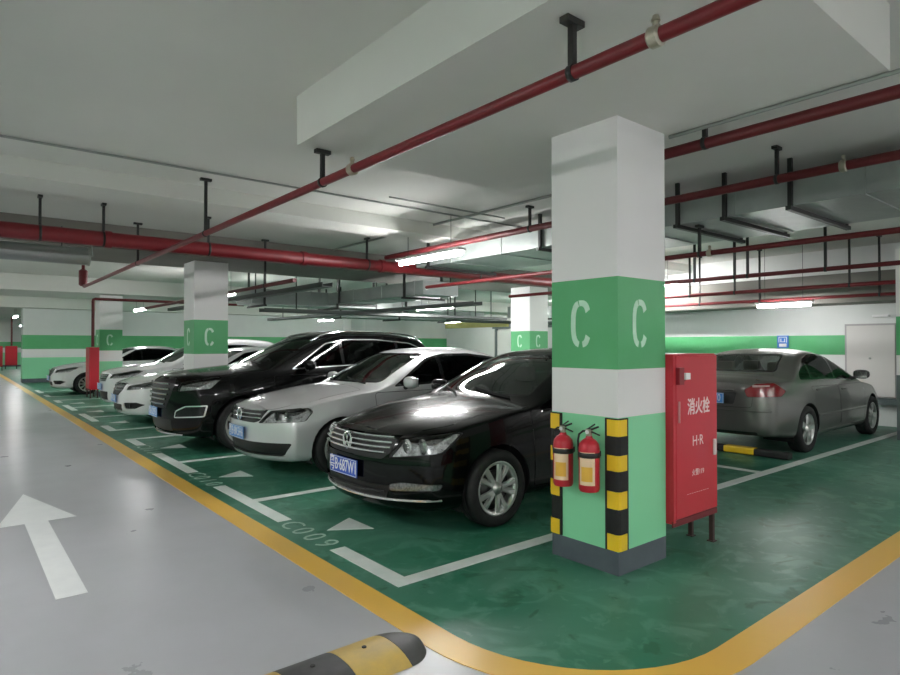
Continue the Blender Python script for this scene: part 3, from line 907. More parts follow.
def sedan(**kw):
    P = dict(L=4.6, W=1.80, H=1.47,
      top=[(0,.79),(.08,.83),(.3,.885),(.7,.945),(1.1,.995),(1.28,1.015),(1.36,1.04),(1.75,1.235),(2.1,1.395),(2.35,1.445),(2.8,1.468),(3.2,1.455),(3.5,1.41),(3.75,1.325),(4.05,1.17),(4.15,1.13),(4.4,1.11),(4.55,1.08),(4.6,1.04)],
      belt=[(0,.76),(.6,.85),(1.3,.93),(2.5,.965),(4.0,1.0),(4.6,.98)],
      wid=[(0,.80),(.35,.84),(.8,.885),(1.4,.888),(3.4,.888),(4.0,.875),(4.6,.80)],
      bot=[(0,.20),(.6,.19),(1.2,.2),(3.6,.2),(4.2,.24),(4.6,.28)],
      nose=[(.15,.12),(.25,.04),(.40,0),(.55,0),(.68,.02),(.80,.08),(.9,.15)],
      tail=[(.2,.10),(.4,.0),(.6,0),(.9,.02),(1.1,.06)],
      crown=[(0,.03),(.5,.05),(1.2,.055),(2.2,.075),(3.2,.075),(4.0,.07),(4.6,.05)],
      R=.318, rimR=.222, xw=(.885,3.495), doors=[[(1.36,.27),(2.37,.27),(2.42,.93),(1.34,.93)],[(2.385,.27),(3.12,.27),(3.30,.60),(3.42,.95),(2.44,.93)]],
      dlo=[(1.62,.985),(3.95,1.045),(3.78,1.16),(3.45,1.335),(3.0,1.385),(2.55,1.385),(2.25,1.335)], pillars=[1.3,2.43,3.42,4.3],
      wscreen=[(-.68,1.03),(.68,1.03),(.56,1.39),(-.56,1.39)], rscreen=[(-.60,1.15),(.60,1.15),(.50,1.385),(-.50,1.385)],
      hood=[(.14,-.50),(.14,.50),(.55,.70),(1.24,.71),(1.24,-.71),(.55,-.70)],
      boot=[(-.50,.80),(.50,.80),(.56,1.12),(-.56,1.12)],
      mirror=(1.78,.99), handles=[(2.24,.83),(3.22,.86)], seats=(1.95,2.8), cowl=(1.3,1.0), shelf=(3.45,4.1))
    P.update(kw); return P

# ---------- black saloon
def front_lavida(c):
    fr, sd, lamp, cf = c['fr'], c['sd'], c['lamp'], c['cf']
    cf('grille', rnd([(-.50,.655),(-.54,.785),(.54,.785),(.50,.655),(.44,.60),(-.44,.60)], .02), over=c['OB'])
    for s in (-1, 1):
        lamp('headlight'+('l' if s<0 else 'r'), [fr(s*.49,.615)[0], fr(s*.56,.765)[0], sd(.56,.815,s)[0], sd(.62,.80,s)[0], sd(.42,.655,s)[0]], 42, s)
        lamp('fog'+('l' if s<0 else 'r'), [fr(s*.50,.355)[0], fr(s*.50,.41)[0], fr(s*.60,.435)[0], sd(.40,.42,s)[0], sd(.38,.37,s)[0]], 35, s)
    cf('intake', rnd([(-.46,.29),(.46,.29),(.52,.40),(-.52,.40)], .02), over=c['OB'])
def det_lavida(k):
    g = k['made'].get('grille') or k['root']
    for z in (.762,.724,.686,.648): hbar(k, 'chrome_bar', z, -.50 if z>.66 else -.46, .50 if z > .66 else .46, .019, .020, M_CHROMEB, g, dz=.008)
    emblem_vw(k, .705, .066)
    plate(k, .495, '粤B·687W1')
    hbar(k, 'bumper_chrome_strip', .285, -.80, .80, .018, .014, M_CHROMEB, k['root'], dz=.01, n=26)
    hbar(k, 'lower_grille_slat', .345, -.45, .45, .012, .006, M_DARK, k['root'])
    for s, n in ((-1,'l'),(1,'r')):
        hl = k['made'].get('headlight'+n)
        if hl is None: continue
        for yy, r in ((.60,.058),(.70,.062)):
            p = k['fr'](s*yy, .705)
            if p[0] is None: continue
            b = NB(); q = p[0]; lathe(b, [(r, -.002),(r-.012,.004),(r*.55,.02),(.01,.028)], 'x', 20, c=(q.x+.022, q.y, q.z)); obj('lamp_bowl', b, M_CHROMEB, hl, True)
        fg = k['made'].get('fog'+n)
PML = {'grille': ('grille', M_DARK, .02), 'intake': ('lower_grille', M_DARK, .02), 'headlightl': ('headlight', M_HLENS, 0), 'headlightr': ('headlight', M_HLENS, 0),
       'fogl': ('fog_light', M_FOG, .004), 'fogr': ('fog_light', M_FOG, .004), 'taill': ('tail_light', M_TAIL, 0), 'tailr': ('tail_light', M_TAIL, 0)}
CARS = {}
CARS['lavida'] = build_car(sedan(name='saloon_car', label='shiny black saloon with blue plate reading B 687W1, nearest car left of the pillar', cat='car',
    xw=(.935,3.53), loc=(2.565+2.3, 4.50, 0), paint=P_BLACK, front=front_lavida, details=det_lavida, partmat=PML, rim='twin5', chrome_dlo=False))
# ---------- silver saloon
def front_bora(c):
    fr, sd, lamp, cf = c['fr'], c['sd'], c['lamp'], c['cf']
    cf('grille', rnd([(-.44,.65),(-.50,.77),(.50,.77),(.44,.65),(.36,.625),(-.36,.625)], .02), over=c['OB'])
    for s in (-1, 1):
        lamp('headlight'+('l' if s<0 else 'r'), [fr(s*.42,.625)[0], fr(s*.53,.765)[0], sd(.50,.80,s)[0], sd(.56,.76,s)[0], sd(.46,.65,s)[0]], 40, s)
    cf('intake', rnd([(-.70,.27),(.70,.27),(.79,.415),(-.79,.415)], .03), over=c['OB'])
def det_bora(k):
    g = k['made'].get('grille') or k['root']
    for z in (.755,.715,.675): hbar(k, 'chrome_bar', z, -.44, .44, .016, .018, M_CHROMEB, g, dz=.01)
    emblem_vw(k, .70, .066)
    plate(k, .50, '粤B·8K5H6', M_PLATEL, bold=0)
    for s, n in ((-1,'l'),(1,'r')):
        hl = k['made'].get('headlight'+n)
        if hl is None: continue
        for yy, r, m in ((.60,.05,M_LENSD),(.70,.055,M_CHROME)):
            p = k['fr'](s*yy, .705)
            if p[0] is None: continue
            b = NB(); q = p[0]; lathe(b, [(r, -.002),(r-.012,.004),(r*.55,.02),(.01,.028)], 'x', 20, c=(q.x+.022, q.y, q.z)); obj('lamp_bowl', b, m, hl, True)
PM2 = dict(PML); pass
CARS['bora'] = build_car(sedan(name='saloon_car', label='silver saloon parked between the black saloon and the black SUV', cat='car',
    loc=(2.60+2.3, 7.06, 0), paint=P_SILV, front=front_bora, details=det_bora, partmat=PM2, rim='ten'))
# ---------- black SUV
def front_suv(c):
    fr, sd, lamp, cf = c['fr'], c['sd'], c['lamp'], c['cf']
    cf('grille', rnd([(-.50,.80),(-.56,.97),(-.40,1.04),(.40,1.04),(.56,.97),(.50,.80),(.38,.62),(-.38,.62)], .02), over=c['OB'])
    for s in (-1, 1):
        lamp('headlight'+('l' if s<0 else 'r'), [fr(s*.60,.86)[0], fr(s*.60,.99)[0], sd(.62,1.07,s)[0], sd(.66,1.04,s)[0], sd(.50,.90,s)[0]], 42, s)
        lamp('fog'+('l' if s<0 else 'r'), [fr(s*.56,.50)[0], fr(s*.58,.60)[0], fr(s*.72,.67)[0], sd(.46,.68,s)[0], sd(.42,.52,s)[0]], 35, s, d=.016, ring='chromeframe')
    cf('intake', rnd([(-.50,.30),(.50,.30),(.50,.48),(-.50,.48)], .03), over=c['OB'])
def det_suv(k):
    g = k['made'].get('grille') or k['root']
    for z in (.96,.89,.82,.75,.68): hbar(k, 'chrome_bar', z, -.47+abs(z-.9)*.5, .47-abs(z-.9)*.5, .030, .016, mat('grille_satin', (.35,.35,.36), .25, .9), g)
    for s, n in ((-1,'l'),(1,'r')):
        pass
    plate(k, .56, '粤B·D29T3', M_PLATEL, bold=0)
    hbar(k, 'skid_strip', .27, -.62, .62, .03, .014, M_CHROME, k['root'], n=24)
    for s in (-1, 1):
        b = NB(); pts = []
        for i in range(14):
            x = 2.15+2.2*i/13; p = k['tp'](x, s*.56)[0]; pts.append((x, s*.56, p.z+.035*(1 if 0 < i < 13 else 0)))
        tube(b, pts, .014, 8); obj('roof_rail', b, M_CHROME, k['root'], True)
PM3 = dict(PML); PM3['fogl'] = ('fog_light', M_GLOSSB, .012); PM3['fogr'] = ('fog_light', M_GLOSSB, .012)
CARS['suv'] = build_car(dict(name='suv', label='big black SUV with chrome window line left of the silver saloon', cat='car', L=4.80, W=1.93, H=1.74,
      top=[(0,1.00),(.08,1.06),(.3,1.11),(.7,1.155),(1.1,1.19),(1.22,1.205),(1.30,1.235),(1.75,1.46),(2.1,1.615),(2.35,1.685),(2.8,1.735),(3.4,1.73),(4.0,1.69),(4.35,1.63),(4.5,1.52),(4.65,1.30),(4.72,1.15),(4.8,1.0)],
      belt=[(0,.97),(.6,1.02),(1.3,1.09),(2.5,1.11),(4.0,1.17),(4.8,1.0)],
      wid=[(0,.87),(.35,.92),(.8,.962),(1.4,.962),(3.6,.962),(4.2,.95),(4.8,.88)],
      bot=[(0,.24),(.6,.23),(1.2,.25),(3.8,.25),(4.4,.30),(4.8,.34)],
      nose=[(.2,.12),(.3,.04),(.45,0),(.9,0),(1.0,.04),(1.1,.1)], tail=[(.2,.08),(.5,.0),(.8,0),(1.3,.04),(1.6,.1)],
      crown=[(0,.03),(.5,.05),(1.2,.055),(2.2,.075),(3.2,.075),(4.2,.07),(4.8,.05)], kf=.42, kr=.24, tumble=.36, xmid=2.9,
      R=.372, rimR=.265, xw=(.95,3.80), tw=.245, gap=.055,
      doors=[[(1.42,.33),(2.5,.33),(2.55,1.06),(1.38,1.06)],[(2.52,.33),(3.32,.33),(3.55,.72),(3.66,1.08),(2.57,1.06)]],
      dlo=[(1.66,1.135),(4.28,1.235),(4.20,1.42),(3.9,1.54),(3.2,1.60),(2.65,1.595),(2.3,1.53)], pillars=[1.3,2.56,3.62,4.5], chrome_dlo=True,
      wscreen=[(-.74,1.235),(.74,1.235),(.62,1.62),(-.62,1.62)], rscreen=[(-.60,1.20),(.60,1.20),(.52,1.55),(-.52,1.55)],
      hood=[(.12,-.56),(.12,.56),(.5,.74),(1.20,.76),(1.20,-.76),(.5,-.74)], boot=None,
      mirror=(1.90,1.15), handles=[(2.36,1.0),(3.44,1.02)], seats=(2.05,3.0), cowl=(1.26,1.2), seatz=.5, shelf=(3.9,4.4), mirmat=P_BLACK,
      loc=(2.26+2.4, 9.40, 0), paint=P_BLACK, front=front_suv, details=det_suv, partmat=PM3, rim='twin5', rz=0))
# ---------- white saloon behind second pillar
def front_white(c):
    fr, sd, lamp, cf = c['fr'], c['sd'], c['lamp'], c['cf']
    cf('grille', rnd([(-.38,.66),(-.42,.79),(.42,.79),(.38,.66),(.24,.56),(-.24,.56)], .03), over=c['OB'])
    for s in (-1, 1):
        lamp('headlight'+('l' if s<0 else 'r'), [fr(s*.48,.66)[0], fr(s*.50,.74)[0], sd(.62,.84,s)[0], sd(.68,.82,s)[0], sd(.45,.70,s)[0]], 42, s)
        lamp('fog'+('l' if s<0 else 'r'), [fr(s*.46,.32)[0], fr(s*.44,.43)[0], fr(s*.70,.44)[0], sd(.36,.40,s)[0], fr(s*.66,.32)[0]], 30, s)
    cf('intake', rnd([(-.34,.27),(.34,.27),(.38,.40),(-.38,.40)], .03), over=c['OB'])
def det_white(k):
    g = k['made'].get('grille') or k['root']
    for z in (.76,.71,.66): hbar(k, 'chrome_bar', z, -.36, .36, .012, .012, M_CHROME, g)
    b = NB(); p = k['fr'](0,.72)[0]; tube(b, [(p.x-.012, .085*math.cos(a), .72+.05*math.sin(a)) for a in [2*PI*i/20 for i in range(21)]], .007, 8, caps=False); obj('emblem', b, M_CHROME, k['root'], True)
    for s, n in ((-1,'l'),(1,'r')):
        fg = k['made'].get('fog'+n); p = k['fr'](s*.58,.385)
        if fg and p[0] is not None:
            b = NB(); q = p[0]; lathe(b, [(.05,-.006),(.04,.004),(.01,.008)], 'x', 16, c=(q.x,q.y,q.z)); obj('fog_bulb', b, M_CHROME, fg, True)
    plate(k, .50, '粤B·7N38L', M_PLATEL, bold=0)
PMW = dict(PML); PMW['fogl'] = ('fog_light', M_DARK, .012); PMW['fogr'] = ('fog_light', M_DARK, .012)
CARS['white'] = build_car(sedan(name='saloon_car', label='white saloon partly hidden behind the black SUV', cat='car', grid=(90,18,12,8),
    loc=(2.42+2.3, 13.0, 0), paint=P_WHITE, front=front_white, details=det_white, partmat=PMW, rim='ten'))
def front_comp(c):
    fr, sd, lamp, cf = c['fr'], c['sd'], c['lamp'], c['cf']
    cf('grille', rnd([(-.36,.70),(-.42,.86),(.42,.86),(.36,.70)], .03), over=c['OB'])
    for s in (-1, 1):
        lamp('headlight'+('l' if s<0 else 'r'), [fr(s*.48,.76)[0], fr(s*.50,.85)[0], sd(.62,.95,s)[0], sd(.70,.92,s)[0], sd(.45,.80,s)[0]], 42, s)
    cf('intake', rnd([(-.40,.29),(.40,.29),(.44,.48),(-.44,.48)], .03), over=c['OB'])
def det_comp(k):
    g = k['made'].get('grille') or k['root']
    for z in (.83,.78,.73): hbar(k, 'chrome_bar', z, -.36, .36, .014, .012, M_CHROME, g)
    plate(k, .58, '粤B·5U26A', M_PLATEL, bold=0)
CARS['compact'] = build_car(dict(name='compact_suv', label='taller white compact car between the white saloon and the slim red cabinet', cat='car', L=4.4, W=1.80, H=1.66, grid=(90,18,12,8),
      top=[(0,.90),(.08,.94),(.3,.985),(.7,1.03),(1.0,1.07),(1.12,1.09),(1.20,1.12),(1.6,1.34),(1.95,1.52),(2.25,1.60),(2.8,1.655),(3.4,1.64),(3.9,1.58),(4.1,1.48),(4.25,1.25),(4.32,1.1),(4.4,.95)],
      belt=[(0,.87),(.6,.92),(1.3,.99),(2.5,1.01),(3.8,1.07),(4.4,.95)],
      wid=[(0,.80),(.35,.85),(.8,.89),(1.4,.895),(3.4,.895),(4.0,.88),(4.4,.82)],
      bot=[(0,.22),(.6,.21),(1.2,.22),(3.5,.22),(4.0,.26),(4.4,.30)],
      nose=[(.15,.12),(.3,.02),(.45,0),(.75,0),(.88,.05),(1.0,.1)], tail=[(.2,.08),(.5,0),(.8,0),(1.3,.04),(1.6,.1)],
      crown=[(0,.03),(.5,.05),(1.2,.055),(2.2,.07),(3.2,.07),(4.4,.05)], tumble=.36, xmid=2.7,
      R=.335, rimR=.225, xw=(.86,3.46), doors=[[(1.30,.29),(2.30,.29),(2.34,.97),(1.28,.97)],[(2.32,.29),(3.04,.29),(3.24,.62),(3.34,.98),(2.36,.97)]],
      dlo=[(1.50,1.045),(3.95,1.12),(3.88,1.32),(3.5,1.45),(3.0,1.50),(2.45,1.50),(2.1,1.43)], pillars=[1.2,2.35,3.32,4.3],
      wscreen=[(-.68,1.11),(.68,1.11),(.57,1.51),(-.57,1.51)], rscreen=[(-.55,1.16),(.55,1.16),(.48,1.48),(-.48,1.48)],
      hood=[(.12,-.50),(.12,.50),(.5,.68),(1.10,.70),(1.10,-.70),(.5,-.68)], boot=None,
      mirror=(1.68,1.05), handles=[(2.18,.90),(3.14,.93)], seats=(1.85,2.75), cowl=(1.16,1.07), seatz=.45, shelf=(3.6,4.0),
      loc=(2.60+2.2, 15.5, 0), paint=P_WHITE, front=front_comp, details=det_comp, partmat=PMW, rim='ten'))
CARS['far'] = build_car(sedan(name='saloon_car', label='farthest white saloon near the green banded wall beyond the slim cabinet', cat='car', grid=(80,16,11,7),
    loc=(2.32+2.3, 22.1, 0), paint=P_WHITE, front=front_white, details=det_white, partmat=PMW, rim='ten', glass=M_GLASSD))
# ---------- grey saloon seen from behind (built nose at 0, turned round)
def front_accord(c):
    rr, sd, lamp = c['rr'], c['sd'], c['lamp']
    front_white(c)
    for s in (-1, 1):
        lamp('tail'+('l' if s<0 else 'r'), [rr(s*.50,.80)[0], rr(s*.46,.90)[0], rr(s*.56,.985)[0], sd(4.40,1.0,s)[0], sd(4.24,.885,s)[0], sd(4.36,.815,s)[0]], 180-42, s)
    c['cr']('platewell', rnd([(-.34,.70),(.34,.70),(.38,.86),(-.38,.86)], .03), over=c['OB'])
    c['cr']('dark', rnd([(-.6,.26),(.6,.26),(.62,.34),(-.62,.34)], .03), over=c['OB'])
def det_accord(k):
    det_white(k)
    pw = k['made'].get('platewell')
    plate(k, .775, '粤B·63Y0', M_PLATEL, rear=True, bold=0)
    hbar(k, 'boot_chrome_strip', .885, -.34, .34, .022, .012, P_GREY, k['root'], rear=True)
    hbar(k, 'bumper_crease', .62, -.78, .78, .020, .012, P_GREY, k['root'], rear=True, n=26)
    for s in (-1, 1):
        tl = k['made'].get('tail'+('l' if s<0 else 'r'))
        if tl:
            p = k['rr'](s*.62, .93); b = NB()
            pts = [k['rr'](s*(.56+.18*i/6), .95) for i in range(7)]
            ribbon('reverse_light', [q[0] for q in pts], [q[1] for q in pts], .03, .004, M_TAILW, tl)
        pts = []; outs = []
        for i in range(20):
            x = 1.28+2.0*i/19; h = k['sd'](x, .50, s); pts.append(h[0]); outs.append(h[1])
        ribbon('side_moulding', pts, outs, .035, .010, P_GREY, k['root'])
PMA = dict(PMW); PMA['platewell'] = ('plate_recess', mat('recess_grey', (.05,.05,.05), .4), .03)
acc = sedan(name='saloon_car', label='dark grey saloon seen from behind, right of the red cabinet', cat='car', L=4.7, H=1.45, W=1.82,
    loc=(8.17+2.35, 4.27, 0), rz=PI, paint=P_GREY, front=front_accord, details=det_accord, partmat=PMA, rim='five', rimR=.215, sideglass=M_GLASSM, rglass=M_GLASSC,
    seatmat=M_BEIGE, glass=M_GLASSC, mirmat=M_DARK, fuel=None,
    top=[(0,.74),(.08,.78),(.3,.84),(.7,.90),(1.1,.95),(1.25,.97),(1.35,1.0),(1.8,1.22),(2.15,1.36),(2.4,1.42),(2.8,1.45),(3.2,1.44),(3.5,1.39),(3.8,1.28),(4.10,1.12),(4.2,1.085),(4.45,1.075),(4.6,1.06),(4.7,1.0)],
    belt=[(0,.72),(.6,.80),(1.3,.90),(2.5,.94),(4.0,.985),(4.7,.96)],
    dlo=[(1.62,.96),(3.78,1.02),(3.74,1.10),(3.35,1.30),(3.0,1.365),(2.55,1.365),(2.25,1.32)], pillars=[1.3,2.45,3.35,4.3],
    wid=[(0,.80),(.35,.84),(.8,.89),(1.4,.90),(3.5,.90),(4.1,.885),(4.7,.82)],
    rscreen=[(-.60,1.12),(.60,1.12),(.50,1.365),(-.50,1.365)], boot=[(-.56,.66),(.56,.66),(.60,1.10),(-.60,1.10)], xw=(.93,3.62), R=.325,
    doors=[[(1.36,.27),(2.39,.27),(2.44,.90),(1.34,.90)],[(2.405,.27),(3.18,.27),(3.36,.60),(3.48,.92),(2.46,.90)]], crease=True)
CARS['grey'] = build_car(acc)
tag(boxo('rubber_wheel_stop', (8.36, 8.50, 3.30, 4.95, .01, .10), M_RUB, bev=.02), 'black wheel stop with yellow band behind the grey saloon', 'wheel stop')
ws_ = [o for o in C.objects if o.name.startswith('rubber_wheel_stop')][0]
for y0 in (3.74,):
    bm = NB(); box(bm, 8.352, 8.508, y0, y0+.42, .014, .106, bev=.018); q_ = obj('yellow_band', bm, M_YEL, ws_)

# ------------------------------------------------------------------ pipes, ducts, hangers
def hangerT(x, y, z0, z1, label, top=True, par=None, w=.05):
    bm = NB(); box(bm, x-.014, x+.014, y-.014, y+.014, z0, z1-.02)
    if top: box(bm, x-.03, x+.03, y-w, y+w, z1-.028, z1)
    box(bm, x-.035, x+.035, y-.03, y+.03, z0-.004, z0+.010)
    return obj('hanger', bm, M_BLK, par)
def pipe_thing(name, pts, r, m, label, hangers=(), clamps=(), zc=3.0, n=14, axis='y', flanges=(), group=None, cat='pipe'):
    root = empty(name, pts[0]); tag(root, label, cat, group)
    o = Vector(pts[0])
    def L_(p): return tuple(Vector(p)-o)
    tubeo('pipe_run', [L_(p) for p in pts], r, m, root, n)
    for h in hangers:
        x, y, z, top = h
        bm = NB()
        q = L_((x, y, z)); t = top-o.z
        box(bm, q[0]-.015, q[0]+.015, q[1]-.015, q[1]+.015, q[2]+r, t-.01)
        if axis == 'y': box(bm, q[0]-.06, q[0]+.06, q[1]-.025, q[1]+.025, t-.03, t-.001)
        else: box(bm, q[0]-.025, q[0]+.025, q[1]-.06, q[1]+.06, t-.03, t-.001)
        if axis == 'y': tube(bm, [(q[0], q[1]-.015, q[2]), (q[0], q[1]+.015, q[2])], r+.006, 14)
        else: tube(bm, [(q[0]-.015, q[1], q[2]), (q[0]+.015, q[1], q[2])], r+.006, 14)
        obj('hanger', bm, M_BLK, root)
    for c in clamps:
        q = L_(c); bm = NB()
        d = Vector((0,1,0)) if axis == 'y' else Vector((1,0,0))
        tube(bm, [Vector(q)-d*.028, Vector(q)-d*.02, Vector(q)+d*.02, Vector(q)+d*.028], [r+.004, r+.012, r+.012, r+.004], 14)
        tube(bm, [Vector(q)+Vector((0,0,r)), Vector(q)+Vector((0,0,r+.03)), Vector(q)+Vector((0,0,r+.032)), Vector(q)+Vector((0,0,r+.055))], [.014,.014,.020,.012], 10)
        obj('coupling', bm, M_BRASS, root, True)
    for c in flanges:
        q = L_(c); bm = NB(); d = Vector((0,1,0)) if axis == 'y' else Vector((1,0,0))
        tube(bm, [Vector(q)-d*.04, Vector(q)+d*.04], r+.018, 16); obj('joint_ring', bm, m, root, True)
    return root
def yx(px, X):       # Y where the line x=X is seen at pixel column px
    r_ = (px-450)/F; z = X/(.635+.773*r_); return z*(.773-.635*r_)
# near sprinkler main
pipe_thing('sprinkler_pipe', [(2.2,-1.5,2.75),(2.2,15.0,2.75),(2.2,15.12,2.79),(2.2,15.15,2.9),(2.2,15.15,3.37)], .032, M_REDP,
   'red sprinkler pipe crossing the upper picture diagonally in front of the pillar',
   hangers=[(2.2,yx(573,2.2),2.75,3.0),(2.2,yx(322,2.2),2.75,3.0),(2.2,yx(205,2.2),2.75,3.37),(2.2,10.2,2.75,3.37)],
   clamps=[(2.2,yx(657,2.2),2.75),(2.2,yx(352,2.2),2.75)])
bm = NB(); lathe(bm, [(.05,0),(.085,.03),(.085,.33),(.05,.36)], n=18, c=(0,16.65,.02)); vo = obj('valve_body', bm, M_REDP, [o for o in C.objects if o.name == 'sprinkler_pipe'][0], True)
# big main
YB = 9.1
pipe_thing('fire_main', [(-5,YB,2.9),(13.3,YB,2.9)], .098, M_REDP, 'thick red fire main running level across behind the parked cars', axis='x', n=20,
   hangers=[(x_,YB,2.9,3.37) for x_ in (.85,1.55,2.9,5.6,8.2)], flanges=[(1.6,YB,2.9),(4.4,YB,2.9),(5.9,YB,2.9),(8.6,YB,2.9)])
pipe_thing('sprinkler_pipe', [(4.12,-2,2.935),(4.12,3.2,2.925)], .04, M_REDD, 'dark red pipe leaving the pillar at the upper right, topmost', hangers=[(4.12,yx(706,4.12),2.93,3.37)])
pipe_thing('sprinkler_pipe', [(6.0,-2,3.06),(6.0,YB,3.06)], .042, M_REDD, 'red pipe running behind the pillar just above the bright tube lamp',
   hangers=[(6.0,yx(778,6.0),3.06,3.37),(6.0,yx(530,6.0),3.06,3.37)], clamps=[(6.0,yx(845,6.0),3.06)])
pipe_thing('sprinkler_pipe', [(6.75,-2,2.56),(6.75,8.9,2.56)], .03, M_REDD, 'dark red pipe under the wide grey duct on the right', hangers=[(6.75,yx(700,6.75),2.56,2.9)], clamps=[(6.75,yx(710,6.75),2.56)])
pipe_thing('sprinkler_pipe', [(8.9,-2,2.50),(8.9,8.9,2.50)], .03, M_REDD, 'thin dark red pipe right of the pillar below the duct pipe', hangers=[(8.9,yx(x_,8.9),2.50,3.37) for x_ in (695,735,748,826)])
pipe_thing('sprinkler_pipe', [(11.8,-2,2.52),(11.8,9.0,2.52)], .035, M_REDP, 'upper red pipe in front of the taupe beam at the right wall', hangers=[(11.8,yx(x_,11.8),2.52,3.37) for x_ in (690,735,850)])
pipe_thing('sprinkler_pipe', [(12.2,-2,2.36),(12.2,9.0,2.36)], .03, M_REDP, 'lower red pipe in front of the taupe beam at the right wall', hangers=[(12.2,yx(x_,12.2),2.36,3.37) for x_ in (700,760,880)])
pipe_thing('sprinkler_pipe', [(11.3,-2,2.18),(11.3,2.2,2.18)], .02, M_REDD, 'lowest thin pipe by the lamp before the cream door', hangers=[(11.3,.5,2.18,3.37),(11.3,2.0,2.18,3.37)])
pipe_thing('sprinkler_pipe', [(4.3,9.2,2.55),(4.3,19,2.55)], .035, M_REDD, 'dark red pipe running away above the black SUV roof', hangers=[(4.3,10.4,2.55,3.37),(4.3,14,2.55,3.37)])
pipe_thing('hydrant_riser', [(3.14,19.9,1.45),(3.14,19.9,2.75),(3.15,19.9,2.80),(3.2,19.9,2.82),(7.5,19.9,2.82)], .04, M_REDD, 'thin dark riser pipe above the slim red cabinet')
pipe_thing('hydrant_riser', [(2.95,46.75,1.45),(2.95,46.75,3.3)], .05, M_REDD, 'tiny riser pipe above the far aisle cabinet')
def conduit(pts, label, r=.012, m=M_COND): tag(tubeo('ceiling_conduit', pts, r, m, n=8), label, 'conduit')
conduit([(-5,6.66,3.35),(7.4,6.66,3.35)], 'thin grey conduit crossing the ceiling at upper left')
conduit([(3.96,-.6,2.985),(3.96,2.35,2.985)], 'grey conduit at the ceiling edge above the dark red pipe', .014)
conduit([(-5,8.3,3.34),(3.9,8.3,3.34)], 'thin conduit on the ceiling behind the shallow beam')
conduit([(5.72,4.6,3.345),(5.72,10.5,3.345)], 'long grey cable conduit running away above the tube lamp', .018)
conduit([(6.2,6.3,3.34),(4.2,6.3,3.34)], 'short cross conduit above the tube lamp')
# insulated pipe far left
root = empty('insulated_pipe', (1.46,9.75,2.73)); tag(root, 'thick grey insulated pipe ending at the upper left', 'pipe')
tubeo('lagging', [(0,0,0),(-6.3,0,0)], .12, mat('lagging_foil', (.30,.32,.31), .3, .85), root, 20); tubeo('end_cap', [(0,0,0),(.03,0,0)], .13, M_COND, root, 20)
tubeo('hanger', [(-.3,0,.1),(-.3,0,.39)], .008, M_BLK, root, 6); tubeo('hanger', [(-1.2,0,.1),(-1.2,0,.39)], .008, M_BLK, root, 6); tubeo('side_line', [(.05,-.05,.0),(.05,-.05,.2),(-6.3,-.05,.2)], .018, M_COND, root, 8)
# big duct on the right
def duct(x0, x1, y0, y1, z0, z1, label, straps=(), axis='y', ribs=1.2, m=M_GALV, ztop=3.37):
    root = empty('air_duct', ((x0+x1)/2, (y0+y1)/2, z0)); tag(root, label, 'air duct'); o = root.location
    bm = NB(); box(bm, x0-o.x, x1-o.x, y0-o.y, y1-o.y, 0, z1-z0); obj('duct_body', bm, m, root)
    if axis == 'y':
        y = y0+.3
        while y < y1: boxo('joint_flange', (x0-o.x-.012, x1-o.x+.012, y-o.y-.012, y-o.y+.012, -.012, z1-z0+.012), m, root); y += ribs
    else:
        x = x0+.3
        while x < x1: boxo('joint_flange', (x-o.x-.012, x-o.x+.012, y0-o.y-.012, y1-o.y+.012, -.012, z1-z0+.012), m, root); x += ribs
    for s in straps:
        bm = NB()
        if axis == 'y':
            for xx in (x0-.035, x1+.035): box(bm, xx-.02-o.x, xx+.02-o.x, s-.02-o.y, s+.02-o.y, -.04, ztop-z0)
            box(bm, x0-.09-o.x, x1+.12-o.x, s-.025-o.y, s+.025-o.y, -.055, -.013)
        else:
            for yy in (y0-.035, y1+.035): box(bm, s-.02-o.x, s+.02-o.x, yy-.02-o.y, yy+.02-o.y, -.04, ztop-z0)
            box(bm, s-.025-o.x, s+.025-o.x, y0-.1-o.y, y1+.1-o.y, -.055, -.013)
        obj('trapeze_hanger', bm, M_BLK, root)
duct(6.52, 8.0, -2, 8.9, 2.90, 3.15, 'wide flat grey air duct running away on the right behind the pillar', straps=(yx(791,6.48),yx(725,6.48),yx(678,6.48),yx(540,6.48),8.5))
duct(5.3, 11, 13.6, 14.5, 2.45, 2.8, 'pale air duct crossing above the roofs of the white cars', straps=(5.6,7.5,9.6), axis='x')
duct(7.2, 8.1, 9.6, 13.5, 2.5, 2.78, 'short air duct section running away above the SUV roof', straps=(10.2,12.9))
duct(9.0, 16, 17.4, 18.3, 2.4, 2.75, 'far air duct deep in the hall above the SUV', straps=(9.7,12,14.5), axis='x')
duct(13.5, 22.5, 12.6, 13.6, 2.35, 2.7, 'far air duct right of centre behind the second pillar row', straps=(14.5,17.5,20.5), axis='x')
def tray(x0, x1, y0, y1, z, label, hang):
    root = empty('cable_tray', ((x0+x1)/2, (y0+y1)/2, z)); tag(root, label, 'cable tray'); o = root.location
    bm = NB(); box(bm, x0-o.x, x1-o.x, y0-o.y, y1-o.y, 0, .01)
    if x1-x0 > y1-y0:
        box(bm, x0-o.x, x1-o.x, y0-o.y, y0-o.y+.01, 0, .08); box(bm, x0-o.x, x1-o.x, y1-o.y-.01, y1-o.y, 0, .08)
    else:
        box(bm, x0-o.x, x0-o.x+.01, y0-o.y, y1-o.y, 0, .08); box(bm, x1-o.x-.01, x1-o.x, y0-o.y, y1-o.y, 0, .08)
    obj('tray_body', bm, mat('tray_dark', (.10,.11,.105), .5, .3), root)
    for hx, hy in hang:
        bm = NB(); box(bm, hx-o.x-.01, hx-o.x+.01, hy-o.y-.01, hy-o.y+.01, .01, 3.3695-z); obj('hanger_rod', bm, M_BLK, root)
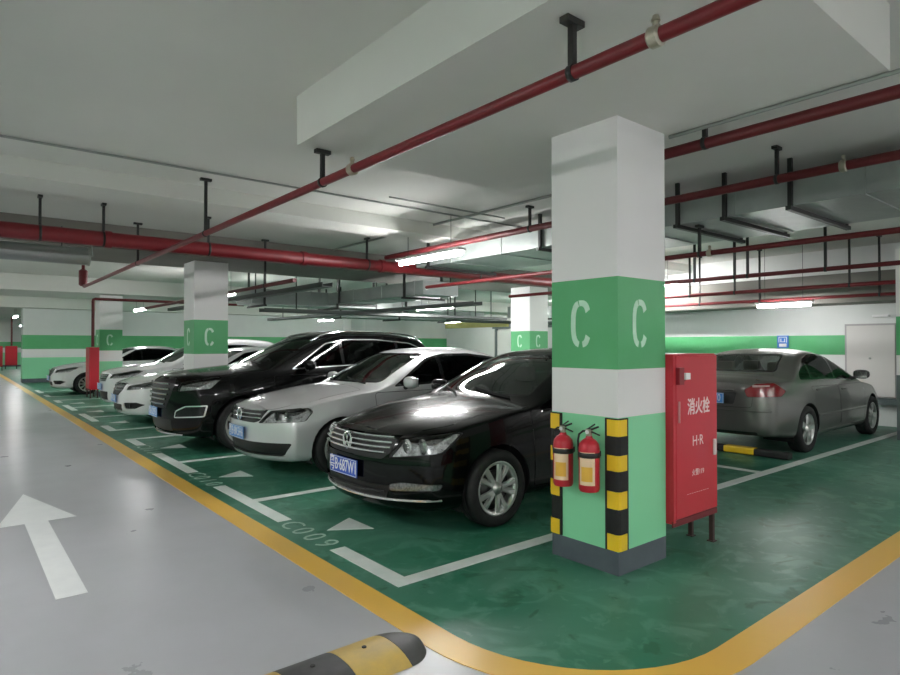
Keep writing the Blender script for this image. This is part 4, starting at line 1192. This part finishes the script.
tray(5.2, 12.5, 12.6, 12.9, 2.22, 'dark cable tray slung across above the black SUV roof', [(6,12.75),(8.9,12.75),(10.4,12.75),(12,12.75)])
tray(8.35, 8.6, 9.4, 20, 2.33, 'dark cable tray running away to the hall depth', [(8.47,10.3),(8.47,13.3),(8.47,16.5),(8.47,19)])
tray(4.9, 5.1, 9.4, 19, 2.5, 'narrow dark cable tray left of the lit tubes', [(5,12.6),(5,16)])
tray(12.4, 22, 15.0, 15.3, 2.25, 'far cable tray right of the hall centre', [(13.5,15.1),(16,15.1),(19,15.1)])
for (xa, ya, zt, lab) in ((.48,yx(65,.48),0,''),):
    pass

# ------------------------------------------------------------------ lamps
def lamp(x, y, z, label, axis='y', L=1.2, strength=None, drop=True, group='tube lamps hung under the ceiling'):
    root = empty('ceiling_tube_lamp', (x, y, z)); tag(root, label, 'lamp', group); h = L/2
    d = (lambda a, b, c, e, f, g: (c, e, a, b, f, g)) if axis == 'y' else (lambda a, b, c, e, f, g: (a, b, c, e, f, g))
    bm = NB(); box(bm, *d(-h-.02, h+.02, -.075, .075, .022, .06), bev=.008)
    if group.startswith('aisle'):  # side lips added on the fill lamps to dim the ceiling drop face
        for q_ in (-.082, .076): box(bm, *d(-h-.02, h+.02, q_, q_+.006, -.017, .05))
    obj('housing', bm, M_LAMPB, root)
    v = Vector((0,1,0)) if axis == 'y' else Vector((1,0,0))
    bm = NB(); tube(bm, [v*-h*.97+Vector((0,0,-.012)), v*h*.97+Vector((0,0,-.012))], .036, 12); obj('glowing_tube', bm, M_LAMPD if x in (11.95, 12.3, 13.5, 14) else M_LAMP, root)
    if drop:
        for s in (-.7, .7): tubeo('suspension_wire', [v*h*s+Vector((0,0,.055)), v*h*s+Vector((0,0,3.372-z))], .004, M_BLK, root, 6)
lamps = [(5.5,7.2,2.80,'brightest tube lamp hanging over the black saloon roof'),
 (5.5,16.0,2.80,'tube lamp glowing beside the second pillar'), (5.3,24.2,2.78,'tube lamp beyond the white cars, upper left'),
 (9.35,12.0,2.44,'tube lamp over the far bays, centre of the photo'), (11.7,7.52,2.80,'tube lamp peeking from behind the front pillar edge'),
 (11.95,4.79,2.25,'tube lamp above the grey saloon near the right wall'),
 (12.3,25.5,2.8,'distant tube lamp deep in the hall'), (18.5,9.9,2.75,'small distant lamp right of the tray'), (18.5,17,2.75,'far small lamp behind the bays')]
lamps += [(13.5,20,2.7,'added fill lamp deep in the hall, left'), (14,26.5,2.7,'added fill lamp before the far end wall'), (20,24,2.7,'added fill lamp by the far roller shutter'), (21,16,2.9,'added fill lamp by the far cream piers'), (20.5,34,2.7,'added fill lamp at the farthest bays'), (14.8,10.3,2.95,'added fill lamp by the return wall')]  # fill lamps added to brighten the dark far hall
for l in lamps: lamp(*l, L=.95 if l[0] == 11.95 else 1.5)
for l in [(-1.2,-1.4,2.75,'aisle tube lamp behind the camera'), (-1.2,4.4,2.75,'aisle tube lamp left of the camera'), (-1.2,10.5,2.75,'second added aisle fill lamp'),
          (-1.2,17.5,2.75,'third added aisle fill lamp'), (-1.2,25,2.75,'fourth added aisle fill lamp'), (.6,36,2.75,'far added aisle fill lamp'), (1.2,44,2.75,'last added aisle fill lamp'), (2.2,33,2.75,'aisle tube lamp past the green wall'), (3.5,48,2.75,'added fill lamp at the end of the aisle'),
          (4.85,-3.2,2.75,'added cross aisle fill lamp near the pillar row'), (10,-1.2,2.75,'added cross aisle fill lamp near the right wall'), (-3.6,-3,2.75,'added fill lamp by the left wall'), (2.0,-3.5,2.75,'added cross aisle fill lamp behind the camera'), (8.0,-3.5,2.75,'added cross aisle fill lamp behind on the right')]:
    lamp(*l, axis='y', group='aisle fill lamps added for even light')  # aisle lamps added around the camera and down the aisle as even fill

# ------------------------------------------------------------------ right wall fittings
r = empty('door_1', (XR, 3.80, 0)); struct(r)
bm = NB(); box(bm, -.05, .02, -.42, .42, .53, 1.90); obj('door_frame', bm, M_DOORF, r)
bm = NB(); box(bm, -.065, .0, -.385, .385, .54, 1.865); dl = obj('door_leaf', bm, M_DOOR, r)
bm = NB(); tube(bm, [(-.066,0,1.25),(-.09,0,1.25)], .02, 12); obj('door_knob', bm, M_COND, dl, True)
strct('trim_8', (XR-.09, XR, -1, 4.8, .40, .51), M_RAIL)
s_ = boxo('wall_lamp', (XR-.12, XR, 3.5, 3.75, 2.02, 2.06), M_WHITE); tag(s_, 'small white fitting on the wall above the cream door', 'wall light')
r = empty('parking_sign', (XR-.012, 5.36, 1.60)); r.scale = (1,.8,.8); tag(r, 'small blue parking sign on the green wall band behind the grey saloon', 'sign')
bm = NB(); box(bm, -.012, .01, -.14, .14, -.20, .12, bev=.004); obj('sign_board', bm, M_SIGN, r)
bm = NB(); box(bm, -.0135, -.0115, -.10, -.085, -.06, .08); box(bm, -.0135, -.0115, .085, .10, -.06, .08); box(bm, -.0135, -.0115, -.1, .1, .07, .085); box(bm,-.0135,-.0115,-.055,-.035,-.04,.04); box(bm,-.0135,-.0115,.035,.055,-.04,.04)
box(bm, -.0135, -.0115, -.06, .06, -.05, -.035); box(bm, -.0135, -.0115, -.09, .09, -.17, -.09)
obj('sign_symbol', bm, M_WHITE, r)
# far hall things (seen over the roofs)
r = empty('roller_shutter', (23.78, 22.3, 0)); tag(r, 'pale roller shutter on the far wall above the car roofs', 'shutter')
bm = NB(); box(bm, -.05, 0, -2.4, 2.4, 0.01, 2.3)
for k in range(22): box(bm, -.065, -.05, -2.35, 2.35, .05+k*.1, .12+k*.1)
obj('slats', bm, M_WALL, r)
bm = NB(); box(bm, -.12, 0, -2.55, -2.4, .01, 2.4); box(bm, -.12, 0, 2.4, 2.55, .01, 2.4); box(bm, -.3, 0, -2.55, 2.55, 2.4, 2.7); obj('shutter_guide', bm, M_RAIL, r)
MC = mat('cream_plaster', (.80,.72,.45), .7)
for y0, w_, lab in ((18.2,.7,'cream pier on the far wall left of centre'),(16.6,.7,'cream and green pier on the far wall')):
    tag(obj('wall_pier', banded('q', rect(23.1, 23.78, y0, y0+w_), [0,1.0,1.5,1.9,3.36], 0), [M_PGREEN,MC,M_PBAND,MC]), lab, 'pier')
tag(boxo('yellow_beam_sign', (19.8, 19.95, 20.0, 24.5, 2.35, 2.62), mat('dull_yellow', (.50,.45,.16), .5)), 'dull yellow clearance beam hanging far back in the hall', 'beam')

# ------------------------------------------------------------------ world, view
w = bpy.data.worlds.new('world'); S.world = w; w.use_nodes = True
w.node_tree.nodes['Background'].inputs[0].default_value = (.8,.9,.85,1); w.node_tree.nodes['Background'].inputs[1].default_value = .02
S.view_settings.view_transform = 'Standard'; S.view_settings.look = 'None'; S.view_settings.gamma = 1
S.view_settings.use_curve_mapping = False; S.view_settings.exposure = 1.58
try: S.cycles.max_bounces = 10; S.cycles.diffuse_bounces = 6
except Exception: pass
